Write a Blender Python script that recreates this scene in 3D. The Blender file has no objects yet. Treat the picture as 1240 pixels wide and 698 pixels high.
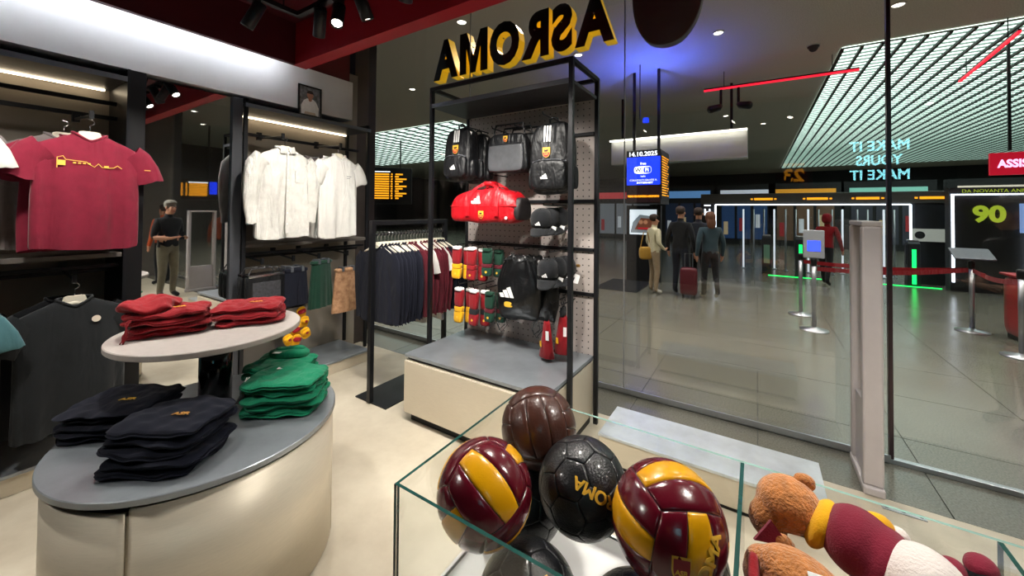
import bpy, bmesh, math, random
from mathutils import Vector, Matrix, Quaternion
PI = math.pi
S = bpy.context.scene
COL = S.collection
R = random.Random(7)

# ---------------------------------------------------------------- camera, world, exposure
cam_d = bpy.data.cameras.new('camera')
cam = bpy.data.objects.new('camera', cam_d); COL.objects.link(cam)
cam_d.sensor_width = 36.0
cam_d.lens = 466.0 / 1240.0 * 36.0
cam_d.shift_y = -(349.0 - 248.0) / 1240.0
cam_d.clip_start = 0.02; cam_d.clip_end = 200
_y, _p, _r = math.radians(32.5), math.radians(1.0), math.radians(0.5)
_f = Vector((-math.sin(_y)*math.cos(_p), math.cos(_y)*math.cos(_p), math.sin(_p)))
_rt = Vector((math.cos(_y), math.sin(_y), 0)); _up = _rt.cross(_f)
_r2 = _rt*math.cos(_r) + _up*math.sin(_r); _u2 = _up*math.cos(_r) - _rt*math.sin(_r)
_m = Matrix((_r2, _u2, -_f)).transposed().to_4x4(); _m.translation = (0, 0, 1.65)
cam.matrix_world = _m
S.camera = cam
W = bpy.data.worlds.new('world'); S.world = W; W.use_nodes = True
W.node_tree.nodes['Background'].inputs[0].default_value = (0.05, 0.052, 0.06, 1)
W.node_tree.nodes['Background'].inputs[1].default_value = 0.35
S.view_settings.view_transform = 'Standard'
S.view_settings.look = 'None'
S.view_settings.gamma = 1.0
S.view_settings.use_curve_mapping = False
S.view_settings.exposure = 0.0
SPOT_W = 33.0          # each ceiling track spot
COVE_E = 24.0           # cove strip emission
GRID_E = 2.6          # luminous concourse ceiling
DOWN_W = 74.0          # concourse downlights
try:
    S.cycles.transparent_max_bounces = 32
    S.cycles.max_bounces = 8
    S.cycles.glossy_bounces = 4
    S.cycles.sample_clamp_indirect = 12.0
    S.cycles.use_denoising = True
    S.cycles.caustics_reflective = False
    S.cycles.caustics_refractive = False
except Exception:
    pass

# ---------------------------------------------------------------- materials
def lin(h):
    if not isinstance(h, str): return tuple(h)
    h = h.lstrip('#'); c = [int(h[i:i+2], 16)/255 for i in (0, 2, 4)]
    return tuple(x/12.92 if x <= .04045 else ((x+.055)/1.055)**2.4 for x in c)
MATS = {}
def M(name, col='#808080', rough=.5, metal=0, var=0.0, vscale=8, bump=0.0, bscale=200, coat=0, sheen=0, emit=0, col2=None, spec=.5, stretch=None):
    if name in MATS: return MATS[name]
    m = bpy.data.materials.new(name); m.use_nodes = True; MATS[name] = m
    nt = m.node_tree; b = nt.nodes['Principled BSDF']; c = lin(col)
    b.inputs['Base Color'].default_value = (*c, 1)
    b.inputs['Roughness'].default_value = rough; b.inputs['Metallic'].default_value = metal
    b.inputs['Specular IOR Level'].default_value = spec
    if coat: b.inputs['Coat Weight'].default_value = coat; b.inputs['Coat Roughness'].default_value = .12
    if sheen: b.inputs['Sheen Weight'].default_value = sheen; b.inputs['Sheen Roughness'].default_value = .5
    if emit:
        b.inputs['Emission Color'].default_value = (*c, 1); b.inputs['Emission Strength'].default_value = emit
    if var or bump:
        tc = nt.nodes.new('ShaderNodeTexCoord'); out = tc.outputs['Object']
        if stretch:
            mp = nt.nodes.new('ShaderNodeMapping'); mp.inputs['Scale'].default_value = stretch
            nt.links.new(out, mp.inputs[0]); out = mp.outputs[0]
    if var:
        n = nt.nodes.new('ShaderNodeTexNoise'); n.inputs['Scale'].default_value = vscale; n.inputs['Detail'].default_value = 6
        n.inputs['Roughness'].default_value = .6
        nt.links.new(out, n.inputs['Vector'])
        r = nt.nodes.new('ShaderNodeValToRGB')
        lo = lin(col2) if col2 else tuple(max(0, x*(1-var)) for x in c)
        hi = c if col2 else tuple(min(1, x*(1+var*.6)) for x in c)
        r.color_ramp.elements[0].position = .3; r.color_ramp.elements[1].position = .7
        r.color_ramp.elements[0].color = (*lo, 1); r.color_ramp.elements[1].color = (*hi, 1)
        nt.links.new(n.outputs['Fac'], r.inputs[0]); nt.links.new(r.outputs[0], b.inputs['Base Color'])
    if bump:
        n2 = nt.nodes.new('ShaderNodeTexNoise'); n2.inputs['Scale'].default_value = bscale; n2.inputs['Detail'].default_value = 3
        nt.links.new(out, n2.inputs['Vector'])
        bp = nt.nodes.new('ShaderNodeBump'); bp.inputs['Strength'].default_value = bump; bp.inputs['Distance'].default_value = .01
        nt.links.new(n2.outputs['Fac'], bp.inputs['Height']); nt.links.new(bp.outputs[0], b.inputs['Normal'])
    return m
def glass_mat(name, ior=1.45, tint=(.96, .98, .97), gloss=(1, 1, 1)):
    m = bpy.data.materials.new(name); m.use_nodes = True; nt = m.node_tree; nt.nodes.clear(); MATS[name] = m
    o = nt.nodes.new('ShaderNodeOutputMaterial'); mx = nt.nodes.new('ShaderNodeMixShader')
    t = nt.nodes.new('ShaderNodeBsdfTransparent'); t.inputs[0].default_value = (*tint, 1)
    g = nt.nodes.new('ShaderNodeBsdfGlossy'); g.inputs['Roughness'].default_value = 0.0; g.inputs[0].default_value = (*gloss, 1)
    # Schlick reflectance from the facing angle, the same seen from either face of the pane
    lw = nt.nodes.new('ShaderNodeLayerWeight'); lw.inputs[0].default_value = .5
    p = nt.nodes.new('ShaderNodeMath'); p.operation = 'POWER'; p.inputs[1].default_value = 4.0
    nt.links.new(lw.outputs['Facing'], p.inputs[0])
    r0 = ((ior-1)/(ior+1))**2
    mr = nt.nodes.new('ShaderNodeMapRange'); mr.inputs['To Min'].default_value = r0; mr.inputs['To Max'].default_value = .9
    nt.links.new(p.outputs[0], mr.inputs['Value']); nt.links.new(mr.outputs[0], mx.inputs[0])
    nt.links.new(t.outputs[0], mx.inputs[1]); nt.links.new(g.outputs[0], mx.inputs[2]); nt.links.new(mx.outputs[0], o.inputs[0])
    return m

# ---------------------------------------------------------------- mesh helpers
class MB:
    def __init__(s): s.v = []; s.f = []; s.mi = []; s.cur = 0
    def add(s, vs, fs):
        o = len(s.v); s.v += [tuple(p) for p in vs]; s.f += [tuple(i+o for i in f) for f in fs]; s.mi += [s.cur]*len(fs); return s
    def mat(s, i): s.cur = i; return s
    def box(s, x0, x1, y0, y1, z0, z1):
        v = [(x, y, z) for z in (z0, z1) for y in (y0, y1) for x in (x0, x1)]
        return s.add(v, [(0,2,3,1),(4,5,7,6),(0,1,5,4),(2,6,7,3),(0,4,6,2),(1,3,7,5)])
    def loft(s, rings, cap=True, closed=True):
        n = len(rings[0]); vs = [p for r in rings for p in r]; fs = []
        for k in range(len(rings)-1):
            for i in range(n if closed else n-1):
                j = (i+1) % n; fs.append((k*n+i, k*n+j, (k+1)*n+j, (k+1)*n+i))
        if cap and closed:
            fs.append(tuple(range(n))[::-1]); fs.append(tuple((len(rings)-1)*n+i for i in range(n)))
        return s.add(vs, fs)
    def tube(s, path, r, seg=8, closed=False, cap=True):
        P = [Vector(p) for p in path]; n = len(P); rings = []; up = None
        for i, p in enumerate(P):
            if closed: t = P[(i+1) % n]-P[i-1]
            else: t = P[min(i+1, n-1)]-P[max(i-1, 0)]
            t.normalize()
            if up is None:
                up = Vector((0, 0, 1)) if abs(t.z) < .9 else Vector((1, 0, 0))
            a = t.cross(up)
            if a.length < 1e-6: a = t.cross(Vector((0, 1, 0)))
            a.normalize(); b = a.cross(t); up = b
            rr = r[i] if isinstance(r, (list, tuple)) else r
            rings.append([p+a*math.cos(2*PI*k/seg)*rr+b*math.sin(2*PI*k/seg)*rr for k in range(seg)])
        if closed: rings.append(rings[0]); return s.loft(rings, cap=False)
        return s.loft(rings, cap=cap)
    def lathe(s, prof, seg=32, c=(0, 0, 0), sx=1, sy=1, a0=0, a1=2*PI):
        full = abs(a1-a0-2*PI) < 1e-6; n = seg if full else seg+1
        rings = [[(c[0]+r*sx*math.cos(a0+(a1-a0)*k/seg), c[1]+r*sy*math.sin(a0+(a1-a0)*k/seg), c[2]+z) for k in range(n)] for r, z in prof]
        return s.loft(rings, cap=full, closed=full)
    def prism(s, poly, z0, z1, ax='z'):
        def mp(x, y, z): return {'z': (x, y, z), 'y': (x, z, y), 'x': (z, x, y)}[ax]
        n = len(poly); v = [mp(x, y, z0) for x, y in poly]+[mp(x, y, z1) for x, y in poly]
        f = [tuple(range(n))[::-1], tuple(range(n, 2*n))]+[(i, (i+1) % n, (i+1) % n+n, i+n) for i in range(n)]
        return s.add(v, f)
    def sq(s, hx, hy, hz, n=8, e=4, c=(0, 0, 0), fn=None):
        """rounded block: a cube grid drawn onto a superquadric"""
        idx = {}; vs = []; fs = []
        def vert(p):
            k = tuple(round(q*1000) for q in p)
            if k in idx: return idx[k]
            l = (abs(p[0])**e+abs(p[1])**e+abs(p[2])**e)**(1/e)
            q = (p[0]/l*hx, p[1]/l*hy, p[2]/l*hz)
            if fn: q = fn(*q)
            idx[k] = len(vs); vs.append((q[0]+c[0], q[1]+c[1], q[2]+c[2])); return idx[k]
        for ax in range(3):
            for sg in (-1, 1):
                for i in range(n):
                    for j in range(n):
                        q = []
                        for a, b in ((i, j), (i+1, j), (i+1, j+1), (i, j+1)):
                            p = [0, 0, 0]; p[ax] = sg; p[(ax+1) % 3] = -1+2*a/n; p[(ax+2) % 3] = -1+2*b/n
                            q.append(vert(p))
                        fs.append(tuple(q) if sg > 0 else tuple(q[::-1]))
        return s.add(vs, fs)
    def mesh(s, name, mat=None, smooth=False):
        me = bpy.data.meshes.new(name); me.from_pydata(s.v, [], s.f)
        mats = mat if isinstance(mat, (list, tuple)) else [mat]
        for m in mats:
            if m: me.materials.append(m)
        if len(mats) > 1: me.polygons.foreach_set('material_index', s.mi)
        bm = bmesh.new(); bm.from_mesh(me); bmesh.ops.recalc_face_normals(bm, faces=bm.faces); bm.to_mesh(me); bm.free()
        if smooth: me.polygons.foreach_set('use_smooth', [True]*len(me.polygons))
        me.update(); return me
    def build(s, name, mat, parent=None, smooth=False, bevel=0, sub=0, loc=None, rot=None, autosm=False):
        me = s.mesh(name, mat, smooth or autosm)
        o = bpy.data.objects.new(name, me); COL.objects.link(o)
        if parent: o.parent = parent
        if loc: o.location = loc
        if rot: o.rotation_euler = rot
        if bevel:
            b = o.modifiers.new('b', 'BEVEL'); b.width = bevel; b.segments = 2; b.limit_method = 'ANGLE'
        if sub:
            u = o.modifiers.new('s', 'SUBSURF'); u.levels = sub; u.render_levels = sub
        return o
def obj(name, me, parent=None, loc=None, rot=None):
    o = bpy.data.objects.new(name, me); COL.objects.link(o)
    if parent: o.parent = parent
    if loc: o.location = loc
    if rot: o.rotation_euler = rot
    return o
def tag(o, label=None, cat=None, group=None, kind=None):
    if label: o['label'] = label
    if cat: o['category'] = cat
    if group: o['group'] = group
    if kind: o['kind'] = kind
    return o
def thing(name, label, cat, loc=(0, 0, 0), rz=0, group=None, rot=None):
    o = bpy.data.objects.new(name, None); COL.objects.link(o); o.empty_display_size = .05
    o.location = loc; o.rotation_euler = rot if rot else (0, 0, rz)
    return tag(o, label, cat, group)
def struct(name, mb, mat, **k):
    return tag(mb.build(name, mat, **k), kind='structure')
def copy_tree(o, parent=None):
    c = o.copy(); COL.objects.link(c); c.parent = parent
    for ch in list(o.children): copy_tree(ch, c)
    return c
ORD = ['first', 'second', 'third', 'fourth', 'fifth', 'sixth', 'seventh', 'eighth', 'ninth', 'tenth', 'eleventh', 'twelfth']
def from_top(i, n): return 'topmost' if i == n-1 else ('bottom' if i == 0 else ORD[n-1-i]+' from top')

_txt = {}
def text_geo(body, size=1, ext=0.0, bold=0.0, mirror=False, spacing=1.0):
    """letter outlines as mesh data, centred on the origin in XY; bold by laying shifted copies over each other"""
    k = (body, size, ext, bold, mirror, spacing)
    if k in _txt: return _txt[k]
    cu = bpy.data.curves.new('t', 'FONT'); cu.body = body; cu.size = size; cu.extrude = ext
    over = bold > 0 and 'M' in body
    cu.offset = 0 if over else bold
    cu.resolution_u = 4; cu.space_character = spacing; cu.align_x = 'CENTER'; cu.align_y = 'CENTER'
    ob = bpy.data.objects.new('t', cu); COL.objects.link(ob)
    dg = bpy.context.evaluated_depsgraph_get(); dg.update()
    me = bpy.data.meshes.new_from_object(ob.evaluated_get(dg))
    v = [tuple(p.co) for p in me.vertices]; f = [tuple(p.vertices) for p in me.polygons]
    bpy.data.objects.remove(ob); bpy.data.curves.remove(cu); bpy.data.meshes.remove(me)
    if over:
        v0, f0, v, f = v, f, [], []
        for i, (dx, dy) in enumerate(((-1, -1), (1, -1), (1, 1), (-1, 1), (0, 0))):
            n = len(v); v += [(p[0]+dx*bold, p[1]+dy*bold*.7, p[2]+i*bold*.004*(1 if p[2] >= 0 else -1)) for p in v0]; f += [tuple(q+n for q in t_) for t_ in f0]
    xs = [p[0] for p in v]; ys = [p[1] for p in v]; cx, cy = (min(xs)+max(xs))/2, (min(ys)+max(ys))/2
    v = [((-(x-cx) if mirror else x-cx), y-cy, z) for x, y, z in v]
    if mirror: f = [q[::-1] for q in f]
    _txt[k] = (v, f); return v, f
def upright(v, y=0.0):   # text lying in XY -> standing in XZ, read from -Y
    return [(p[0], -p[2]+y, p[1]) for p in v]
def text(name, body, size, mat, parent, loc, ext=.001, bold=0, face='-y', mirror=False, spacing=1.0, wmax=None):
    v, f = text_geo(body, size, ext, bold, mirror, spacing)
    if wmax:
        w = max(p[0] for p in v)-min(p[0] for p in v); k = wmax/w; v = [(p[0]*k, p[1], p[2]) for p in v]
    v = upright(v)
    o = MB().add(v, f).build(name, mat, parent, loc=loc)
    o.rotation_euler = (0, 0, {'-y': 0, '+x': PI/2, '+y': PI, '-x': -PI/2}[face])
    return o
# ---------------------------------------------------------------- shared materials
m_black = M('black_metal', '#15161a', .42, .3, bump=.05, bscale=400)
m_steel = M('brushed_steel', '#b9bcc2', .32, .9, var=.12, vscale=30, stretch=(1, 20, 20))
m_chrome = M('chrome', '#d8dade', .12, 1.0)
m_greymetal = M('grey_metal', '#6f737b', .4, .6, var=.1, vscale=20)
m_white = M('white_paint', '#e9e8e6', .55, var=.05, vscale=4, bump=.03, bscale=60)
m_fascia = M('plaster_fascia', '#dfe0e2', .6, var=.06, vscale=3, bump=.03, bscale=40)
m_burg = M('burgundy_paint', '#4a0b17', .5, var=.08, vscale=3)
m_red = M('red_paint', '#a01524', .5, var=.06, vscale=3)
m_taupe = M('taupe_panel', '#8f867b', .6, var=.1, vscale=2.5, bump=.04, bscale=30)
m_brown = M('bronze_panel', '#4b423e', .45, .3, var=.15, vscale=6)
m_champ = M('champagne_laminate', '#cfc5b2', .38, .25, var=.06, vscale=18, stretch=(1, 1, 14), bump=.03, bscale=120)
m_bluegrey = M('blue_grey_metal', '#9aa1a8', .3, .55, var=.16, vscale=5, bump=.03, bscale=80)
m_stone = M('pale_stone', '#b5ada8', .4, var=.08, vscale=30)
m_cream = M('cream_hanger', '#e3dcc9', .45, var=.05)
m_glass = glass_mat('pane_glass', 1.62, (.955, .965, .96))
m_case = glass_mat('case_glass', 1.42, (.975, .985, .98))
m_edge = M('glass_edge', '#1d4a45', .15, coat=.6, var=.2, vscale=20)
m_edge_reflect = M('glass_edge_reflection', '#86a89e', .2, coat=.4, var=.2, vscale=20)  # paler copy of the edge; the back rim's reflection put into its colour
m_mirror = M('mirror_silver', '#e4e6e6', .015, 1.0)
def lamp_mat(name, col, e): return M(name, col, .5, emit=e)
m_led = lamp_mat('cove_led', '#f4f8ff', COVE_E)
m_led2 = lamp_mat('shelf_led', '#ffe9c4', 9.0)
m_lens = lamp_mat('spot_lens', '#fff6e6', 16.0)
# floors
def floor_mats():
    m = M('resin_floor', '#c9c0ae', .38, var=.2, vscale=2.2, col2='#aa9f8c', bump=.04, bscale=25)
    g = M('granite_tile', '#7a786d', .2, var=.5, vscale=90, col2='#4d4c45')
    nt = g.node_tree; b = nt.nodes['Principled BSDF']
    n = nt.nodes.new('ShaderNodeTexNoise'); n.inputs['Scale'].default_value = 1.2; n.inputs['Detail'].default_value = 4
    mr = nt.nodes.new('ShaderNodeMapRange'); mr.inputs['To Min'].default_value = .12; mr.inputs['To Max'].default_value = .34
    nt.links.new(n.outputs['Fac'], mr.inputs['Value']); nt.links.new(mr.outputs[0], b.inputs['Roughness'])
    return m, g
m_floor, m_granite = floor_mats()
m_joint = M('tile_joint', '#3a3936', .7, var=.1)
m_ceilout = M('speckled_ceiling', '#e9e1d5', .75, var=.35, vscale=60)
m_dark = M('dark_wall', '#17181c', .6, var=.2, vscale=2)

# ---------------------------------------------------------------- shop shell
struct('floor', MB().box(-4.4, 5.0, -2.6, 3.08, -.12, 0), m_floor)
struct('wall_left', MB().box(-4.35, -4.15, -2.6, 2.95, 0, 3.3), m_taupe)
fl = struct('trim_1', MB().box(-4.15, -3.7, -2.6, 2.57, 2.62, 3.03), m_fascia)
struct('wall_back', MB().box(-4.4, 5.0, -2.75, -2.6, 0, 4.5), M('back_wall', '#5c5650', .6, var=.1, vscale=2))
struct('wall_right', MB().box(5.0, 5.15, -2.75, 3.6, 0, 4.5), M('right_wall', '#6a6560', .6, var=.1, vscale=2))
struct('ceiling', MB().box(-3.45, 5.0, -2.6, 1.82, 3.3, 3.4), m_burg)
struct('trim_2', MB().box(-3.49, -3.45, -2.6, 1.82, 2.937, 3.3), m_burg)               # cove fascia
struct('trim_3', MB().box(-3.49, 5.0, 1.82, 1.94, 2.937, 4.5), m_red)                  # bulkhead
struct('trim_4', MB().box(-4.15, -3.45, -2.6, 1.94, 3.3, 3.4), m_white)                # cove lid
struct('trim_5', MB().box(-4.15, -3.76, 1.94, 2.57, 3.03, 4.5), M('dark_red_wall', '#5e0d18', .55, var=.08, vscale=3))
struct('trim_6', MB().box(-5.6, 5.15, 1.94, 3.6, 4.5, 4.6), m_dark)                    # lid over the shop window
struct('wall_corner', MB().box(-5.5, -4.2, 2.95, 3.15, 0, 4.5), m_brown)
struct('wall_pillar', MB().box(-4.98, -4.56, 3.15, 3.54, 0, 4.5), M('pillar_dark', '#332a2a', .4, .4, var=.2, vscale=3))
t = thing('cove_light', 'long white light strip hidden in the cove above the white fascia', 'light strip', (-3.495, -.35, 2.99))
MB().box(-.008, .004, -2.2, 2.15, -.02, .02).build('housing', m_greymetal, t)
MB().box(-.012, -.008, -2.2, 2.15, -.016, .016).build('diffuser', m_led, t)
# plinth along the wall
t = thing('wall_plinth', 'low grey topped plinth running along foot of shelving wall', 'plinth', (-3.87, 0, 0))
MB().box(-.28, .27, -2.4, 2.75, .0, .105).build('body', m_champ, t, bevel=.003)
MB().box(-.28, .28, -2.4, 2.755, .105, .126).build('top', m_bluegrey, t, bevel=.003)

# ---------------------------------------------------------------- shelving on the left wall
def unit(name, label, y0, y1, shelf_l, zt=2.53, zm=1.345, posts=(0, 1)):
    t = thing(name, label, 'shelf unit', (-3.9, 0, .126))
    zo = .126
    for k in posts:
        y = (y0, y1)[k]; s = 1 if k == 0 else -1
        for x in (-.2, .18):
            MB().box(x, x+.03, min(y, y+s*.03), max(y, y+s*.03), 0, 2.60-zo).build('post', m_black, t, bevel=.002)
        MB().box(-.2, .21, min(y, y+s*.03), max(y, y+s*.03), 2.575-zo, 2.605-zo).build('top_bar', m_black, t, bevel=.002)
    MB().box(-.2, -.17, y0, y1, 2.575-zo, 2.605-zo).build('top_bar', m_black, t, bevel=.002)
    sh = MB().box(-.22, .226, y0, y1, zt-zo, zt+.026-zo).build('shelf', M('shelf_board', '#4b4e55', .4, .4, var=.08), t, bevel=.002)
    MB().box(.226, .23, y0, y1, zt-.004-zo, zt+.03-zo).build('edge_trim', M('shelf_edge', '#7e848f', .35, .7), sh)
    MB().box(-.2, -.185, y0+.03, y1-.03, zt-.012-zo, zt-zo).build('led_strip', m_led2, sh)
    sh = MB().box(-.22, .2, y0, y1, zm-.03-zo, zm-zo).build('shelf', M('shelf_board2', '#6a645f', .5, .1, var=.1), t, bevel=.002)
    for z, x in ((2.40, -.02), (2.29, .0)) if shelf_l else ((2.33, .0),):
        MB().box(x-.012, x+.012, y0, y1, z-.014-zo, z+.014-zo).build('hang_rail', m_black, t, bevel=.002)
    for z, x in ((1.255, .12), (1.215, .0)):
        MB().box(x-.012, x+.012, y0, y1, z-.012-zo, z+.012-zo).build('hang_rail', m_black, t, bevel=.002)
    return t
ul = unit('shelf_unit', 'black framed wall shelf unit holding the red and black tees', -1.4, .80, True, posts=(0,))
ur = unit('shelf_unit', 'black framed wall shelf unit under the framed portrait', 1.53, 2.79, False)
def face_arm(t, y, z, x1):
    zo = .126
    a = MB().tube([(0, y, z-zo), (x1+.01, y, z-.03-zo)], .009).build('hang_arm', m_black, t)
    MB().box(-.014, .014, y-.018, y+.018, z-.02-zo, z+.05-zo).build('bracket', m_black, a)
    MB().box(x1-.004, x1+.016, y-.01, y+.01, z-.05-zo, z-zo).build('stop', m_black, a)
face_arm(ul, .60, 2.25, .42); face_arm(ul, .56, 1.235, .34); face_arm(ul, .12, 1.235, .40); face_arm(ul, .02, 2.25, .42)
face_arm(ur, 1.74, 2.31, .42); face_arm(ur, 2.29, 2.31, .42)
for y in (1.62, 1.88, 2.12, 2.42): face_arm(ur, y, 1.235, .36)
# tall black side panel and mirror between the two units
t = thing('side_panel', 'tall black upright panel between red tee shelving and the mirror', 'panel', (-3.92, .855, .126))
MB().box(-.22, .22, -.05, .05, 0, 2.494).build('board', m_black, t, bevel=.003)
MB().box(.22, .226, -.05, -.034, 0, 2.494).build('edge_strip', M('strip_dark', '#2c2e33', .3, .7), t)
t = thing('wall_mirror', 'tall frameless wall mirror between the two shelf units', 'mirror', (-3.74, 1.18, .126))
MB().box(-.02, 0, -.27, .27, 0, 2.47).build('backing', m_black, t)
MB().box(0, .004, -.268, .268, .004, 2.466).build('mirror_pane', m_mirror, t)
MB().box(-.02, .03, .27, .345, 0, 2.47).build('side_strip', M('mirror_strip', '#3b3d42', .5, .2), t, bevel=.002)
MB().box(-.02, .012, -.278, -.27, 0, 2.47).build('side_strip', m_steel, t)
# framed portrait
t = thing('framed_portrait', 'black framed photo of a man in white shirt on the shelf', 'picture', (-3.692, 2.095, 2.557), rot=(0, -.02, 0))
hw, hh = .115, .30
MB().box(0, .014, -hw, hw, 0, .012).build('frame_bar', m_black, t); MB().box(0, .014, -hw, hw, hh-.012, hh).build('frame_bar', m_black, t)
MB().box(0, .014, -hw, -hw+.012, .012, hh-.012).build('frame_bar', m_black, t); MB().box(0, .014, hw-.012, hw, .012, hh-.012).build('frame_bar', m_black, t)
pr = MB().box(0, .006, -hw+.012, hw-.012, .012, hh-.012).build('print', M('print_ground', '#3c4136', .5, var=.6, vscale=25, col2='#8d9098'), t)
def poly(name, pts, mat, x, par): return MB().prism(pts, x, x+.0012, 'x').build(name, mat, par)
poly('print_shirt', [(-.085, .02), (.085, .02), (.088, .10), (.06, .155), (.03, .175), (-.03, .175), (-.06, .155), (-.088, .10)], M('print_white', '#e8e6e2', .5, var=.12, vscale=40), .006, pr)
poly('print_neck', [(-.012, .15), (.012, .15), (.02, .18), (-.02, .18)], M('print_skin', '#b98468', .5, var=.1), .0075, pr)
poly('print_face', [(.032*math.cos(a*PI/8), .212+.038*math.sin(a*PI/8)) for a in range(16)], MATS['print_skin'], .0078, pr)
poly('print_hair', [(.034*math.cos(a*PI/10), .226+.03*math.sin(a*PI/10)) for a in range(11)], M('print_hair', '#3a2c26', .6), .009, pr)
poly('print_trousers', [(-.06, .02), (.06, .02), (.05, .045), (-.05, .045)], M('print_beige', '#cbb8a0', .6), .0085, pr)

# ---------------------------------------------------------------- shop window
JX = [-6.5, -4.665, -2.868, -1.034, .745, 2.6, 4.95]
for i in range(6):
    g = struct('window_%d' % (i+1), MB().box(JX[i]+.004, JX[i+1]-.004, 3.545, 3.557, .03, 4.5), m_glass)
    MB().box(JX[i], JX[i+1], 3.53, 3.57, 0, .03).build('bottom_rail', m_steel, g, bevel=.003)
    if i in (0, 1, 2, 3): 
        MB().box(JX[i+1]-.004, JX[i+1]+.004, 3.544, 3.558, .03, 4.5).build('joint', M('silicone', '#9a9a9c', .4) if i != 3 else m_black, g)
g = bpy.data.objects['window_4']
MB().box(.738, .760, 3.53, 3.572, .03, 4.5).build('door_stile', M('stile_dark', '#4a3c40', .35, .7), g, bevel=.003)
MB().box(-4.6, .74, 3.505, 3.52, .02, .06).build('floor_track', m_steel, g)
# threshold strip and floor latch
t = thing('floor_latch', 'small steel floor plate at the shop threshold', 'floor plate', (.68, 2.99, 0))
MB().box(-.09, .09, -.02, .02, 0, .006).build('plate', m_steel, t, bevel=.002)
for x in (-.07, 0, .07): MB().lathe([(.0, .009), (.008, .008), (.009, .006)], 10, (x, 0, 0)).build('screw', m_greymetal, t)

# ---------------------------------------------------------------- concourse shell
cf = struct('concourse_floor', MB().box(-30, 18, 3.08, 9.38, -.14, -.006), m_joint)
TS = .9
tm = MB().box(.003, TS-.003, .003, TS-.003, -.006, 0).mesh('tile', m_granite)
for i in range(-11, 6):
    for j in range(7): obj('tile', tm, cf, (i*TS, 3.08+j*TS, 0))
struct('floor_far', MB().box(-30, 18, 9.38, 40, -.14, 0), m_granite)
struct('floor_side', MB().box(-30, -11*TS, 3.08, 9.38, -.02, 0), m_granite)
struct('floor_side', MB().box(6*TS, 18, 3.08, 9.38, -.02, 0), m_granite)
struct('ceiling_concourse', MB().box(-30, 18, 3.7, 40, 5.0, 5.2), m_ceilout)
struct('wall_far', MB().box(-30, 18, 38, 38.3, 0, 5), m_dark)
struct('wall_side', MB().box(17.5, 18, 3.7, 38, 0, 5), m_dark)
struct('wall_side', MB().box(-30, -29.5, 3.7, 38, 0, 5), m_dark)
struct('wall_shop', MB().box(5.15, 18, 3.55, 3.8, 0, 5), m_dark)
struct('wall_shop', MB().box(-30, -6.5, 3.55, 3.8, 0, 5), m_dark)
struct('wall_lintel', MB().box(-6.6, 5.2, 3.57, 3.8, 4.5, 5.0), m_ceilout)
# luminous slatted ceilings
def lum(name, label, x0, x1, y0, y1, sx, sy, e):
    t = thing(name, label, 'light ceiling', (x0, y0, 5.0))
    w, d = x1-x0, y1-y0
    MB().box(0, w, 0, d, -.02, -.004).build('diffuser', lamp_mat('lum_'+name+str(x0), '#dff3ea', e), t)
    bm_ = MB().box(-.024, .024, 0, d, -.07, -.02).mesh('bar', M('lum_bar', '#2b3431', .6))
    for k in range(int(w/sx)+1): obj('bar', bm_, t, (k*sx, 0, 0))
    cm = MB().box(0, w, -.014, .014, -.045, -.02).mesh('cross_bar', M('lum_cross', '#9db0a8', .5))
    for k in range(int(d/sy)+1): obj('cross_bar', cm, t, (0, k*sy, 0))
    return t
lum('luminous_ceiling', 'large glowing slatted ceiling over the ticket gates', 1.45, 14.5, 10.0, 34.0, .30, .22, GRID_E)
lum('luminous_ceiling', 'glowing slatted ceiling far left behind the bag stand', -23.5, -9.5, 10.8, 19.0, .6, .45, GRID_E*.8)
# downlights in the concourse ceiling
dl_me = [MB().lathe([(.10, 0), (.10, -.02), (.08, -.02), (.075, -.005), (0, -.005)], 20).mesh('ring', m_white, True),
         MB().lathe([(.075, -.006), (.07, -.012), (0, -.012)], 20).mesh('lens', lamp_mat('down_lens', '#fff4e0', 9.0), True)]
dcount = {}
for x, y, on in sorted(((-6.5, 4.6, 1), (-4.4, 5.2, 1), (-2.2, 5.0, 1), (0.3, 5.0, 1), (2.6, 5.0, 1), (5.0, 5.0, 1), (-8, 7.4, 1), (-3.2, 7.6, 1), (-.6, 8.0, 1), (1.9, 8.4, 1), (4.6, 7.0, 1), (7.5, 6.0, 1), (9.5, 7.4, 1), (-.9, 15, 0), (.2, 17, 0), (7, 8.8, 0), (8.8, 5.2, 0), (11, 6.2, 0), (11.5, 8.4, 0))):
    row = 'nearest the shop window' if y < 5.5 else ('over the middle of the concourse' if y < 9 else 'beyond the gate line')
    dcount[row] = dcount.get(row, 0)+1
    t = thing('ceiling_downlight', '%s small round downlight from left in ceiling row %s' % (ORD[dcount[row]-1], row), 'downlight', (x, y, 5.0), group='concourse ceiling downlights')
    obj('ring', dl_me[0], t); obj('lens', dl_me[1], t)
    if on:
        l = bpy.data.lights.new('down', 'SPOT'); l.energy = DOWN_W*4; l.spot_size = 2.1; l.spot_blend = .8; l.shadow_soft_size = .07; l.color = (1, .95, .86)
        lo = bpy.data.objects.new('down_lamp', l); COL.objects.link(lo); lo.parent = t; lo.location = (0, 0, -.05)

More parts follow.
